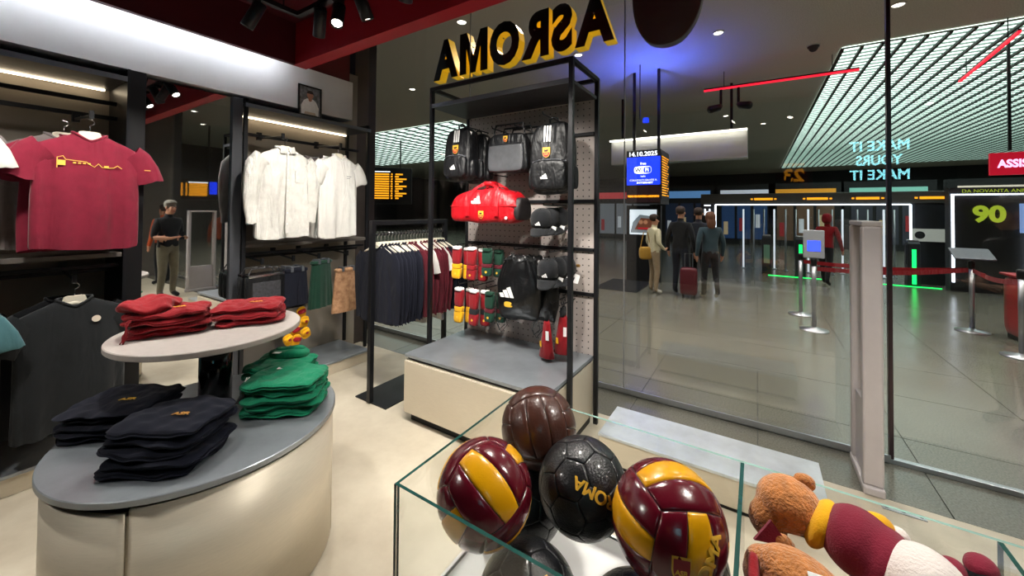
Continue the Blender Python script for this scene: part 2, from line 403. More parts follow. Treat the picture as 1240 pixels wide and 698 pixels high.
# ---------------------------------------------------------------- track lights
t = thing('light_track', 'black L shaped ceiling light track over the shop', 'light track', (-2.68, 1.43, 3.0))
MB().box(-.018, .018, -3.6, .018, -.015, .015).build('rail', m_black, t)
MB().box(.018, 6.5, -.018, .018, -.015, .015).build('rail', m_black, t)
for p in ((0, -.1), (0, -1.8), (0, -3.4), (1.6, 0), (3.6, 0), (6.0, 0)):
    MB().tube([(p[0], p[1], .01), (p[0], p[1], .31)], .005, 6).build('rod', m_black, t)
def spot(x, y, aim, label, on=True, e=1.0):
    t = thing('track_spotlight', label, 'spotlight', (x, y, 2.985), group='track spotlights')
    MB().box(-.02, .02, -.03, .03, -.03, 0).build('adapter', m_black, t)
    MB().tube([(0, 0, -.03), (0, 0, -.075)], .008).build('stem', m_black, t)
    d = (Vector(aim)-Vector((x, y, 2.88))).normalized()
    h = bpy.data.objects.new('head', MB().lathe([(.0, .09), (.034, .09), (.038, .085), (.038, -.085), (.034, -.088), (.031, -.07), (0, -.07)], 20).mesh('head', m_black, True))
    COL.objects.link(h); h.parent = t; h.location = (0, 0, -.11)
    h.rotation_euler = (-d).to_track_quat('Z', 'Y').to_euler()
    MB().lathe([(.031, -.074), (.028, -.079), (0, -.081)], 20).build('lens', m_lens, h, smooth=True)
    if on:
        l = bpy.data.lights.new('spot', 'SPOT'); l.energy = SPOT_W*e*4; l.spot_size = 1.45; l.spot_blend = .75; l.shadow_soft_size = .06; l.color = (1, .95, .87)
        lo = bpy.data.objects.new('spot_lamp', l); COL.objects.link(lo); lo.parent = h; lo.location = (0, 0, -.10)
spot(-2.68, 1.15, (-3.4, .6, 1.2), 'leftmost track spotlight in view, above the mirror reflection', e=.8)
spot(-2.42, 1.43, (-3.6, 2.0, 1.2), 'second track spotlight from left, near the track corner', e=.9)
spot(-2.22, 1.43, (-1.4, .7, .9), 'track spotlight tilted at the viewer and glaring', e=.5)
spot(-1.98, 1.43, (-1.9, 2.4, .9), 'rightmost track spotlight in view, in front of red bulkhead', e=1.0)
for i, (x, y, aim, e) in enumerate(((-2.68, .55, (-2.3, .8, .8), .8), (-2.68, -.1, (-3.6, .2, 1.2), .8), (-1.35, 1.43, (-1.5, 2.5, 1.3), 1.1), (-.75, 1.43, (-.6, .9, .9), .9), (-.2, 1.43, (-2.4, 2.6, .5), .9),
                                  (.35, 1.43, (-.2, 2.6, .2), 1.0), (.9, 1.43, (.1, .9, .9), .9), (1.5, 1.43, (1.6, 2.6, .0), .9), (2.2, 1.43, (2.2, 2.2, .8), .8), (3.0, 1.43, (3.2, 2.2, .5), .7), (-2.68, -1.2, (-1.6, .2, 0), .7), (-1.6, 1.43, (-2.9, 2.4, .9), .9))):
    if i == 8: e = .8
    spot(x, y, aim, ORD[i]+' track spotlight of the row overhead, out of view', e=e)
# ---------------------------------------------------------------- round two-tier table
TC = (-2.16, .785)
t = thing('round_display_table', 'round champagne metal display table with stone disc shelf on a black column', 'table', (TC[0], TC[1], 0))
MB().lathe([(.47, 0), (.47, .06), (0, .06)], 64).build('toe_kick', m_black, t, autosm=False)
dr = MB().lathe([(.505, .05), (.505, .60), (.0, .60)], 96).build('drum', m_champ, t)
MB().lathe([(.517, .02), (.517, .63)], 72, a0=-.78, a1=.88).build('door_panel', m_champ, t, smooth=True).modifiers.new('s', 'SOLIDIFY').thickness = .012
MB().lathe([(.517, .02), (.517, .625)], 40, a0=.91, a1=2.4).build('door_panel', m_champ, t, smooth=True).modifiers.new('s', 'SOLIDIFY').thickness = .012
MB().lathe([(.512, .03), (.512, .612)], 60, a0=-4.1+.27, a1=-.81).build('door_panel', m_champ, t, smooth=True).modifiers.new('s', 'SOLIDIFY').thickness = .012
MB().lathe([(.48, .60), (.48, .642), (0, .642)], 64).build('shadow_gap', m_black, t)
MB().lathe([(0, .642), (.524, .642), (.527, .645), (.527, .664), (.524, .667), (0, .667)], 128).build('lower_top', m_bluegrey, t, bevel=0)
cx, cy = -2.33-TC[0], .86-TC[1]
MB().lathe([(.07, .667), (.07, 1.0)], 40, (cx, cy, 0)).build('column', M('gloss_black', '#0c0d10', .15, .4, coat=.5), t, smooth=True)
MB().lathe([(0, .997), (.398, .997), (.402, 1.001), (.402, 1.022), (.398, 1.026), (0, 1.026)], 96, (-2.415-TC[0], .875-TC[1], 0)).build('upper_disc', m_stone, t)

# ---------------------------------------------------------------- bag stand with pegboard and base
t = thing('display_stand', 'black framed pegboard stand with beige cabinet base full of bags', 'display stand', (-1.7, 2.13, 0))
X0, X1, YF, YB = -.68, .65, .27, .80
b = MB().box(-.64, .61, 0, .80, .07, .478).build('cabinet', m_champ, t, bevel=.003)
MB().box(-.61, .59, .04, .78, 0, .07).build('toe_kick', m_black, t)
MB().box(-.63, .60, .02, .79, .478, .500).build('shadow_gap', m_black, t)
MB().box(-.645, .615, -.005, .82, .500, .525).build('cabinet_top', m_bluegrey, t, bevel=.003)
MB().box(-.64, .59, -.012, 0, .075, .472).build('drawer_front', m_champ, t, bevel=.003)
p = .032
for x, y, z0 in ((X0, YF, .0), (X1-p, YF, 0), (X0, YB-p, 0), (X1-p, YB-p, 0)):
    MB().box(x, x+p, y, y+p, z0, 2.71).build('post', m_black, t, bevel=.002)
for z in (2.68,):
    MB().box(X0+p, X1-p, YF, YF+p, z, z+.03).build('top_bar', m_black, t, bevel=.002)
    MB().box(X0+p, X1-p, YB-p, YB, z, z+.03).build('top_bar', m_black, t, bevel=.002)
    for x in (X0, X1-p): MB().box(x, x+p, YF+p, YB-p, z, z+.03).build('top_bar', m_black, t, bevel=.002)
MB().box(X0+.01, X1-.01, YF+.005, YB-.04, 2.535, 2.56).build('canopy_shelf', M('canopy', '#33353a', .35, .5, var=.06), t, bevel=.002)
MB().box(X0+p, X1-p, YF-.002, YF+.005, 2.53, 2.565).build('canopy_trim', M('canopy_trim', '#6d7178', .3, .8), t)
# pegboard with punched holes
pm = M('pegboard', '#b8aea9', .5, .1, var=.05)
nt = pm.node_tree; bs = nt.nodes['Principled BSDF']
tc = nt.nodes.new('ShaderNodeTexCoord'); sc_ = nt.nodes.new('ShaderNodeVectorMath'); sc_.operation = 'SCALE'; sc_.inputs['Scale'].default_value = 1/.05
fr = nt.nodes.new('ShaderNodeVectorMath'); fr.operation = 'FRACTION'
sb = nt.nodes.new('ShaderNodeVectorMath'); sb.operation = 'SUBTRACT'; sb.inputs[1].default_value = (.5, 0, .5)
ml = nt.nodes.new('ShaderNodeVectorMath'); ml.operation = 'MULTIPLY'; ml.inputs[1].default_value = (1, 0, 1)
ln = nt.nodes.new('ShaderNodeVectorMath'); ln.operation = 'LENGTH'
gt = nt.nodes.new('ShaderNodeMath'); gt.operation = 'LESS_THAN'; gt.inputs[1].default_value = .11
mx = nt.nodes.new('ShaderNodeMixRGB'); mx.inputs[2].default_value = (.02, .02, .02, 1)
src = bs.inputs['Base Color'].links[0].from_socket
nt.links.new(tc.outputs['Object'], sc_.inputs[0]); nt.links.new(sc_.outputs[0], fr.inputs[0]); nt.links.new(fr.outputs[0], sb.inputs[0])
nt.links.new(sb.outputs[0], ml.inputs[0]); nt.links.new(ml.outputs[0], ln.inputs[0]); nt.links.new(ln.outputs['Value'], gt.inputs[0])
nt.links.new(gt.outputs[0], mx.inputs[0]); nt.links.new(src, mx.inputs[1]); nt.links.new(mx.outputs[0], bs.inputs['Base Color'])
MB().box(X0+p, X1-p, .775, .79, .525, 2.535).build('pegboard', pm, t)
for z, x0 in ((2.27, X0), (1.735, X0), (1.351, X0), (1.0, .25)):
    MB().box(x0+p, X1-p, .755, .775, z-.014, z+.014).build('peg_rail', m_black, t, bevel=.002)
def peg(x, z, L, par=t):
    MB().tube([(x, .775, z), (x, .775-L, z), (x, .765-L, z+.02)], .005, 6).build('peg_hook', m_black, par)
for x, z, L in ((-.42, 2.38, .36), (.06, 2.34, .3), (-.16, 2.34, .3), (.37, 2.37, .4), (-.2, 1.96, .25), (.3, 1.70, .25), (.38, 1.70, .25), (-.52, 1.355, .3), (-.36, 1.355, .3), (-.2, 1.355, .3), (-.5, 1.01, .3), (-.34, 1.01, .3), (-.2, 1.01, .3), (.07, 1.345, .3), (.38, 1.345, .3), (.37, .95, .25), (.46, .95, .25)):
    peg(x, z, L)

# ---------------------------------------------------------------- clothes rack running to the window
t = thing('clothes_rack', 'black floor clothes rack of sweatshirts beside the shop window', 'clothes rack', (-2.79, 2.12, 0))
MB().box(-.2, .2, .03, 1.0, 0, .012).build('base_plate', m_black, t, bevel=.002)
for y in (.03, .94): MB().box(-.02, .02, y-.02, y+.02, .012, 1.56).build('post', m_black, t, bevel=.002)
MB().box(-.02, .02, .05, .92, 1.52, 1.56).build('top_bar', m_black, t, bevel=.002)
MB().tube([(0, .05, 1.435), (0, .92, 1.435)], .011, 10).build('hang_rail', m_black, t)

# ---------------------------------------------------------------- low bench platform by the window
t = thing('low_platform', 'low steel topped display platform on floor by shop window', 'platform', (-.29, 2.675, 0))
MB().box(-.57, .57, -.19, .19, 0, .03).build('toe_kick', m_black, t)
MB().box(-.59, .585, -.205, .20, .025, .182).build('body', m_champ, t, bevel=.003)
MB().box(-.595, .59, -.21, .205, .182, .20).build('top', M('platform_steel', '#cdd4da', .3, .45, var=.2, vscale=6), t, bevel=.003)

# ---------------------------------------------------------------- glass bin
t = thing('glass_bin', 'open glass bin in front, holding balls and plush bears', 'display case', (-.7, .6, 0))
gx = [.005, .664, 1.084, 1.5]; gy0, gy1, gz0, gz1 = .004, .535, .692, 1.03
MB().box(.01, 1.5, .01, .53, .0, .665).build('plinth', m_champ, t, bevel=.004)
MB().box(-.005, 1.51, -.005, .545, .665, .692).build('bin_floor', m_white, t, bevel=.003)
def pane(x0, x1, y0, y1, z0, z1, ax, edge):
    b = MB().box(x0, x1, y0, y1, z0, z1)
    big = {'x': (4, 5), 'y': (2, 3)}[ax]
    b.mi = [0 if i in big else 1 for i in range(6)]
    return b.build('glass_pane', [m_case, edge], t)
pane(gx[0], gx[3], gy0, gy0+.008, gz0, gz1, 'y', m_edge)
pane(gx[0], gx[3], gy1-.008, gy1, gz0, gz1, 'y', m_edge_reflect)
for i, x in enumerate(gx): pane(x, x+.008, gy0+.009, gy1-.009, gz0, gz1, 'x', m_edge)

# ---------------------------------------------------------------- security antennas at the door
def antenna(label, x, y0, y1):
    t = thing('security_antenna', label, 'security gate', (x, (y0+y1)/2, 0), group='anti theft antennas at the entrance')
    L = (y1-y0)/2; pm_ = M('antenna_grey', '#c6bfc0', .4, .2, var=.05)
    for s in (-1, 1): MB().box(-.048, .048, s*L-.025, s*L+.025, .05, 1.58).build('upright', pm_, t, bevel=.012)
    MB().box(-.048, .048, -L-.025, L+.025, 1.58, 1.61).build('top_rail', pm_, t, bevel=.008)
    MB().box(-.05, .05, -L-.04, L+.04, 0, .05).build('foot', pm_, t, bevel=.01)
    MB().box(-.004, .004, -L+.026, L-.026, .5, 1.578).build('clear_panel', m_case, t)
    MB().box(-.03, .03, -L+.026, L-.026, .05, .5).build('lower_panel', pm_, t, bevel=.004)
antenna('grey anti theft antenna at threshold beside dark door stile', .575, 3.1, 3.42)
antenna('grey anti theft antenna seen in the wall mirror', 2.02, 3.0, 3.42)

# ---------------------------------------------------------------- sign letters and shield on the outside of the window
m_signback = M('sign_back', '#3a3b3f', .3, .6, var=.1)
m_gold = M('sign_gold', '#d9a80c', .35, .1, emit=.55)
t = thing('shop_sign', 'black backed gold letters mounted outside above the window, seen from behind', 'sign', (-2.31, 3.557, 3.545))
LH = .50
def letter_outline(ch):
    if ch == 'M':      # drawn by hand: two stems and a V
        w, st = .54, .135
        P = [(0, 0), (st, 0), (st, .30), (w/2-.045, 0), (w/2+.045, 0), (w-st, .30), (w-st, 0), (w, 0), (w, LH), (w-st*1.05, LH), (w/2, .20), (st*1.05, LH), (0, LH)]
        return P_faces(P)
    v, f = text_geo(ch, .66, 0, .034)
    y0, y1 = min(p[1] for p in v), max(p[1] for p in v); x0 = min(p[0] for p in v); k = LH/(y1-y0)
    return [((p[0]-x0)*k, (p[1]-y0)*k) for p in v], f
def P_faces(P):
    from mathutils.geometry import tessellate_polygon
    return P, [tuple(q) for q in tessellate_polygon([[Vector((x, y, 0)) for x, y in P]])]
L_ = [letter_outline(ch) for ch in 'ASROMA']; wid = [max(p[0] for p in v) for v, f in L_]; gap = .035
tot = sum(wid)+gap*5; kx = 2.34/tot; x = 0
for (v, f), w in zip(L_, wid):
    bm = bmesh.new(); vs = [bm.verts.new((1.17-(x+p[0])*kx, p[1]-LH/2, 0)) for p in v]      # read from outside, so right to left in here
    for q in f:
        try: bm.faces.new([vs[i] for i in q])
        except ValueError: pass
    bmesh.ops.remove_doubles(bm, verts=bm.verts, dist=1e-5); bm.verts.ensure_lookup_table(); bm.verts.index_update()
    n = len(bm.verts); front = [(q.co.x, .015, q.co.y) for q in bm.verts]; back = [(q.co.x, .135, q.co.y) for q in bm.verts]
    b = MB(); b.mat(0); b.add(front, [tuple(q.index for q in fc.verts) for fc in bm.faces])
    b.mat(1); b.add(back, [tuple(q.index for q in fc.verts)[::-1] for fc in bm.faces])
    b.add(front+back, [(e.verts[0].index, e.verts[1].index, e.verts[1].index+n, e.verts[0].index+n) for e in bm.edges if len(e.link_faces) == 1])
    lo_ = b.build('letter', [m_signback, m_gold], t)
    cxm = 1.17-(x+w*.5)*kx
    MB().tube([(cxm, 0, .05), (cxm, .02, .05)], .008, 6).build('stand_off', m_steel, lo_)
    bm.free(); x += w+gap
t = thing('shield_emblem', 'large black shield emblem hung outside at top of window', 'sign', (-.675, 3.557, 3.14))
def shield_pts(w, h, n=14):
    L = [(-w/2, h)]+[(-w/2+ (w/2)*(1-math.cos(PI/2*k/n))*1.0, h*.52*(1-math.sin(PI/2*k/n)**1.0)) for k in range(0, n+1)]
    L = [(-w/2, h)] + [(-w/2*math.cos(PI/2*k/n)**.85 if k < n else 0, h*.55*(1-math.sin(PI/2*k/n))) for k in range(n+1)]
    return L+[(-x, y) for x, y in L[::-1][1:]]
MB().prism(shield_pts(.60, .88), .015, .10, 'y').build('shield_body', M('shield_back', '#6a6c70', .4, .2, var=.1), t, bevel=.01)
MB().prism(shield_pts(.56, .86), .10, .125, 'y').build('shield_face', M('shield_face', '#8e1f2f', .35, .2), t, loc=(0, 0, .01))
for x in (-.15, .15): MB().tube([(x, 0, .5), (x, .02, .5)], .01, 6).build('stand_off', m_steel, t)
# ---------------------------------------------------------------- fabrics
def fab(name, col, var=.14, rough=.85, sheen=.15, bump=.25, bscale=320):
    return M('fabric_'+name, col, rough, var=var, vscale=14, bump=bump, bscale=bscale, sheen=sheen, spec=.25)
f_maroon = fab('maroon', '#7d1830'); f_red = fab('red', '#8c0b18', .12); f_grey = fab('taupe_grey', '#7d7472')
f_white = fab('white', '#d9d7d2', .05); f_linen = fab('linen', '#d8d6d0', .14, bump=.5, bscale=160); f_black = fab('black', '#17191d'); f_charcoal = fab('charcoal', '#1c1f22')
f_navy = fab('navy', '#0f1220', sheen=.03); f_teal = fab('teal', '#4f7c84'); f_green = fab('green', '#047a56', .12); f_dkgreen = fab('dark_green', '#0b3526')
f_tan = fab('tan', '#b98a68', .35); f_bord = fab('bordeaux', '#560f1e'); f_yellow = fab('yellow', '#e5a90f', .1); f_nylon = M('black_nylon', '#0f1013', .45, var=.3, vscale=20, bump=.6, bscale=22, spec=.4)
f_rednylon = M('red_nylon', '#a80716', .42, var=.14, vscale=14, bump=.7, bscale=18)
m_print = M('print_yellow', '#e8bd4f', .6); m_logo = M('logo_white', '#f2f2f2', .5); m_crestg = M('crest_gold', '#e9b53a', .45); m_crestr = M('crest_red', '#9c1f2b', .45); m_crestd = M('crest_dark', '#3a0f14', .5)
def wrinkle(m, k=.45, sc=6.0):
    nt = m.node_tree; b = nt.nodes['Principled BSDF']; old = b.inputs['Normal'].links[0].from_socket
    tc = nt.nodes.new('ShaderNodeTexCoord'); mp = nt.nodes.new('ShaderNodeMapping'); mp.inputs['Scale'].default_value = (1.6, 1, .5); mp.inputs['Rotation'].default_value = (0, .3, 0)
    n = nt.nodes.new('ShaderNodeTexNoise'); n.inputs['Scale'].default_value = sc; n.inputs['Detail'].default_value = 2.5; n.inputs['Distortion'].default_value = .6
    bp = nt.nodes.new('ShaderNodeBump'); bp.inputs['Strength'].default_value = k; bp.inputs['Distance'].default_value = .06
    nt.links.new(tc.outputs['Object'], mp.inputs[0]); nt.links.new(mp.outputs[0], n.inputs['Vector']); nt.links.new(n.outputs['Fac'], bp.inputs['Height'])
    nt.links.new(old, bp.inputs['Normal']); nt.links.new(bp.outputs[0], b.inputs['Normal'])
for m_ in (f_maroon, f_white, f_charcoal, f_teal, f_grey, f_navy, f_bord): wrinkle(m_)
for m_ in (f_red, f_green): wrinkle(m_, .35, 11)
wrinkle(f_linen, .6, 9); wrinkle(f_nylon, .5, 8); wrinkle(f_rednylon, .45, 7)
def fold_amp(th, ph, k): return sum(math.sin(a*th+b)*c for a, b, c in ((k, ph, 1), (k*2+1, ph*2.3, .5), (3, ph*.7, .7)))
def shirt(name, label, cat, mat, loc, rz, W=.5, L=.70, sleeve='short', group=None, collar=None, spread=1.0, depth=.055, seed=0, tagged=True, stand=False, fold=1.0, flat=1.0):
    t = thing(name, label, cat, loc, rz, group)
    r = random.Random(seed); ph = r.uniform(0, 6); seg = 40
    prof = [(-L, .5, 1.0), (-L+.012, .505, 1.0), (-L*.78, .5, 1.0), (-L*.55, .495, 1.0), (-L*.36, .49, 1.0), (-.20, .485, .95), (-.12, .475, .85), (-.075, .45, .72), (-.05, .36, .66), (-.028, .26, .62), (-.008, .18, .62), (.006, .155, .6)]
    rings = []
    for z, hw, hd in prof:
        a = max(0, min(1, (-z-.10)/(L-.10))); ring = []
        for k in range(seg):
            th = 2*PI*k/seg; c, s = math.cos(th), math.sin(th)
            x = W*hw*math.copysign(abs(c)**.8, c); y = depth*hd*math.copysign(abs(s)**.7, s)
            am = .017*a*fold*(fold_amp(th, ph, 5)+.6*math.sin(11*th+ph*3+2*z))
            drop = .012*math.sin(th*2+ph)*a if z < -L*.9 else 0
            if z > -.03 and s < 0: drop -= .05*(1-abs(c))*(z+.03)/.036          # front of the neck sits lower
            ring.append((x*(1+.02*a*math.sin(3*z*10+ph)), y+am*(1 if s < 0 else -1)*(.4+abs(s)), z+drop))
        rings.append(ring)
    body = MB().loft(rings, cap=False).build('body', mat, t, smooth=True)
    MB().tube([(p[0]*1.02, p[1]*1.02, p[2]+.002) for p in rings[-1]], .0075 if not stand else .012, 6, closed=True).build('collar', collar or mat, t, smooth=True)
    # sleeves: flattened tubes from the shoulder seam
    for sg in (-1, 1):
        if sleeve == 'short': pts = [(.39, -.115, .088), (.475, -.145, .088), (.555, -.205, .086), (.605, -.265, .084), (.615, -.28, .083)]
        else: pts = [(.40, -.115, .085), (.49, -.15, .082), (.545, -.26, .07), (.565, -.40, .062), (.57, -.52, .052), (.56, -.585, .045), (.555, -.615, .042)]
        rr = []; n = 16
        for i, (x, z, rad) in enumerate(pts):
            x0, z0 = pts[max(0, i-1)][:2]; x1, z1 = pts[min(len(pts)-1, i+1)][:2]
            xx = x*W*spread if sleeve == 'short' else x*W
            dx, dz = (x1-x0)*W, z1-z0; l = math.hypot(dx, dz); dx /= l; dz /= l
            fl = (.5 if sleeve == 'short' else .62)*flat
            rr.append([(sg*(xx+dz*-1*rad*math.cos(2*PI*k/n)), (rad*fl*(1+.12*math.sin(i*2.1+ph)))*math.sin(2*PI*k/n)+.012*math.sin(i+ph*sg)*.5, z+dx*rad*math.cos(2*PI*k/n)+.006*math.sin(k*1.7+i+ph)) for k in range(n)])
        s_ = MB().loft(rr, cap=False).build('sleeve', mat, t, smooth=True)
        if sleeve == 'long':
            MB().loft([[(q[0]+sg*0, q[1]*.9, q[2]-.03*k_) for q in rr[-1]] for k_ in (0, .6, 1.3)], cap=False).build('cuff', mat, s_, smooth=True)
    if tagged:
        MB().box(-.018, .018, depth*.45, depth*.45+.002, -.035, -.012).build('neck_label', f_white, t)
    return t
def hanger(label, loc, rz, group='garment hangers', white=m_cream, hook=.075, name='coat_hanger', lift=0.0):
    t = thing(name, label, 'hanger', loc, rz, group)
    rings = []
    for x in [-.165+.33*k/16 for k in range(17)]:
        a = abs(x)/.165; z = -.028+lift-.062*a**1.2; h = .017*(1-.45*a); d = .010
        rings.append([(x, d*math.cos(q), z+h*math.sin(q)) for q in [2*PI*k/8 for k in range(8)]])
    MB().loft(rings).build('shoulder_bar', white, t, smooth=True)
    MB().prism([(-.058, -.035), (.058, -.035), (.046, .012), (.03, .018), (-.03, .018), (-.046, .012)], -.006, .006, 'y').build('centre_plate', white, t, bevel=.003)
    MB().tube([(0, 0, 0), (0, 0, .03)]+[(.018*math.sin(a)-.0, 0, hook-.018-.018*math.cos(a)+.018) for a in [PI*.0+k*PI*1.15/8 for k in range(9)]], .0025, 6).build('hook', m_chrome, t, smooth=True)
    return t
def crest(par, loc, s, rz=0, rx=0):
    b = MB(); P = shield_pts(s, s*1.25)
    b.mat(0); b.prism(P, -.0015, .0, 'y')
    Q = [(x*.9, y*.9+s*.06) for x, y in P]; b.mat(1); b.prism([q for q in Q if q[1] <= s*.55] if False else Q, -.0025, -.001, 'y')
    b.mat(0); b.prism([(-s*.45, s*.62), (s*.45, s*.62), (s*.45, s*1.18), (-s*.45, s*1.18)], -.003, -.002, 'y')
    b.mat(2); b.prism([(-s*.25, s*.7), (s*.2, s*.7), (s*.28, s*.95), (s*.1, s*1.0), (-.05*s, s*.92), (-s*.28, s*.98)], -.0036, -.003, 'y')
    v, f = text_geo('ASR', s*.3, .0004, .002*s); b.mat(0); b.add([(x, -.003-z, y+s*.42) for x, y, z in v], f)
    return b.build('crest', [m_crestg, m_crestr, m_crestd], par, loc=loc, rot=(rx, 0, rz))
def bars_logo(par, loc, s, rz=0, rx=0, mat=None):
    b = MB()
    for i, h in enumerate((.42, .72, 1.0)):
        x = -s*.5+i*s*.34
        b.prism([(x, 0), (x+s*.27, 0), (x+s*.27-h*s*.0, 0), (x+s*.27-h*s*.42*.6, h*s*.72), (x-h*s*.42*.6, h*s*.72*.86)], -.0018, 0, 'y')
    return b.build('logo', mat or m_logo, par, loc=loc, rot=(rx, 0, rz))

# ---------------------------------------------------------------- garments on the left wall (fronts towards the shop)
Q = PI/2
s1 = shirt('t_shirt', 'maroon tee with yellow skyline print, front of the wall arm', 'shirt', f_maroon, (-3.50, .60, 2.10), Q, W=.46, L=.70, seed=1, spread=.98)
# skyline print: a thin raised line drawing with a small block of arches
sk = [(-.105, -.215), (-.105, -.155), (-.085, -.145), (-.075, -.165), (.0, -.172), (.012, -.186), (.03, -.20), (.045, -.178), (.06, -.20), (.09, -.20), (.105, -.198), (.12, -.182), (.138, -.20)]
sk = [(x*1.12-.02, z) for x, z in sk]
pr = MB().tube([(x, -.056, z) for x, z in sk], .0022, 5).build('print_line', m_print, s1)
for i in range(4): MB().box(-.075+i*.02, -.063+i*.02, -.058, -.056, -.185, -.178).build('print_arch', m_print, pr)
MB().box(-.135, -.105, -.058, -.056, -.2, -.17).build('print_tower', m_print, pr)
MB().box(.055, .075, -.058, -.056, -.2, -.188).build('print_house', m_print, pr)
for sg in (1,): MB().box(.245, .275, -.048, -.046, -.20, -.195).build('sleeve_print', m_print, s1)
hanger('cream hanger in the front maroon skyline tee', (-3.50, .60, 2.105), Q)
shirt('t_shirt', 'maroon tee just behind the skyline print tee', 'shirt', f_maroon, (-3.625, .57, 2.09), Q, W=.46, L=.70, seed=2, depth=.028, fold=.5, flat=.5)
shirt('t_shirt', 'taupe grey tee at the back behind maroon tees', 'shirt', f_grey, (-3.76, .53, 2.11), Q, W=.50, L=.72, seed=3)
hanger('cream hanger in the taupe grey tee', (-3.76, .53, 2.115), Q)
shirt('t_shirt', 'white shirt cut off at left picture edge', 'shirt', f_white, (-3.46, -.035, 2.13), Q, W=.46, L=.72, seed=4)
hanger('cream hanger in the white shirt at the left edge', (-3.46, -.035, 2.135), Q)
s = shirt('t_shirt', 'black tee with small round chest badge on lower arm', 'shirt', f_charcoal, (-3.56, .565, 1.085), Q, W=.47, L=.78, seed=5)
MB().lathe([(.012, 0), (.020, 0), (.020, .003), (.012, .003)], 20).build('badge', M('badge_cream', '#e8dccb', .5), s, loc=(.085, -.057, -.13), rot=(PI/2, 0, 0))
hanger('cream hanger in the black badge tee', (-3.56, .565, 1.09), Q)
shirt('t_shirt', 'dark grey tee behind the black badge tee', 'shirt', f_black, (-3.69, .54, 1.08), Q, W=.48, L=.78, seed=6, depth=.03, fold=.5, flat=.5)
for i, x in enumerate((-3.46, -3.52, -3.58)):
    s = shirt('polo_shirt', ORD[i]+' teal polo from the front at lower left edge', 'shirt', f_teal, (x, .02-.005*i, 1.135), Q, W=.44, L=.74, seed=7+i, group='teal polos on the lower left arm', stand=True, depth=.022, fold=.4, flat=.4)
    hanger('clear hanger in the '+ORD[i]+' teal polo', (x, .02-.005*i, 1.14), Q, white=M('clear_plastic', '#9fa6a8', .2))
s = shirt('linen_shirt', 'white long sleeved linen shirt hung below the portrait', 'shirt', f_linen, (-3.50, 1.77, 2.185), Q, W=.45, L=.78, sleeve='long', seed=11, stand=True, fold=1.5)
MB().box(-.012, .012, -.062, -.055, -.74, -.035).build('button_placket', f_linen, s, bevel=.002)
for k in range(7): MB().lathe([(0, .002), (.005, .002), (.005, 0)], 10).build('button', m_logo, s, loc=(0, -.062, -.09-k*.095), rot=(PI/2, 0, 0))
MB().box(.06, .15, -.066, -.058, -.30, -.19).build('pocket', f_linen, s, bevel=.003)
for sg in (-1, 1):
    MB().prism([(0, .0), (sg*.055, .012), (sg*.07, -.045), (sg*.02, -.05)], -.058, -.050, 'y').build('collar_flap', f_linen, s, bevel=.002)
hanger('cream hanger in the long sleeved linen shirt', (-3.50, 1.77, 2.19), Q)
s = shirt('t_shirt', 'white short sleeved tee right of the linen shirt', 'shirt', f_white, (-3.50, 2.29, 2.185), Q, W=.40, L=.80, seed=12)
MB().box(.05, .10, -.060, -.056, -.205, -.20).build('chest_print', m_greymetal, s); MB().box(.05, .085, -.060, -.056, -.225, -.221).build('chest_print', m_greymetal, s)
hanger('cream hanger in the white short sleeved tee', (-3.50, 2.285, 2.19), Q)
shirt('t_shirt', 'white tee behind the white short sleeved tee', 'shirt', f_white, (-3.64, 2.28, 2.175), Q, W=.40, L=.80, seed=13, depth=.028, fold=.5, flat=.5)
shirt('linen_shirt', 'second white linen shirt behind the front linen shirt', 'shirt', f_linen, (-3.64, 1.80, 2.175), Q, W=.41, L=.76, sleeve='long', seed=14, depth=.028, fold=.5, flat=.5)
shirt('t_shirt', 'grey tee hung deep behind the white tees', 'shirt', f_grey, (-3.82, 2.2, 2.18), Q, W=.46, L=.72, seed=15)

# shorts, skirt, bags on the lower right rail
def shorts(name, label, cat, mat, loc, rz, W, L, seed, pleat=0, legs=True, top=None):
    t = thing(name, label, cat, loc, rz); seg = 48; rings = []
    for k in range(8):
        v = k/7; ring = []
        for i in range(seg):
            th = 2*PI*i/seg; c, s = math.cos(th), math.sin(th); w = W*(.40+.12*v)
            am = pleat*v*math.sin(14*th) + .006*v*math.sin(5*th+seed)
            ring.append((w*math.copysign(abs(c)**.85, c), (.03+.012*v)*math.copysign(abs(s)**.75, s)+am*(1 if s < 0 else -1), -L*v))
        rings.append(ring)
    MB().loft(rings, cap=False).build('body', mat, t, smooth=True)
    MB().sq(W*.415, .034, .018, 6, 6, (0, 0, -.006)).build('waistband', top or mat, t, smooth=True)
    if legs: MB().tube([(.004, -.045, -L*.3), (-.003, -.05, -L*.6), (.004, -.05, -L)], .003, 5).build('leg_seam', mat, t)
    MB().tube([(-W*.2, 0, .02), (W*.2, 0, .02)], .005, 6).build('clip_bar', m_greymetal, t)
    for sx in (-1, 1): MB().box(sx*W*.2-.012, sx*W*.2+.012, -.04, .04, -.02, .028).build('clip', m_greymetal, t, bevel=.003)
    return t
shorts('pleated_shorts', 'dark green pleated shorts hung beside the tan shorts', 'shorts', f_dkgreen, (-3.52, 2.135, 1.155), Q+.25, .27, .43, 1, pleat=.007)
shorts('shorts', 'tan textured shorts at the right end of lower rail', 'shorts', M('tan_print', '#c39873', .8, var=.4, vscale=22, col2='#8a6144'), (-3.50, 2.395, 1.055), Q, .30, .42, 2)
shorts('shorts', 'navy shorts between black box bags and green shorts', 'shorts', f_navy, (-3.52, 1.895, 1.11), Q, .24, .32, 3)
shorts('shorts', 'black shorts behind the navy shorts on the lower rail', 'shorts', f_black, (-3.62, 1.90, 1.11), Q, .27, .36, 4)
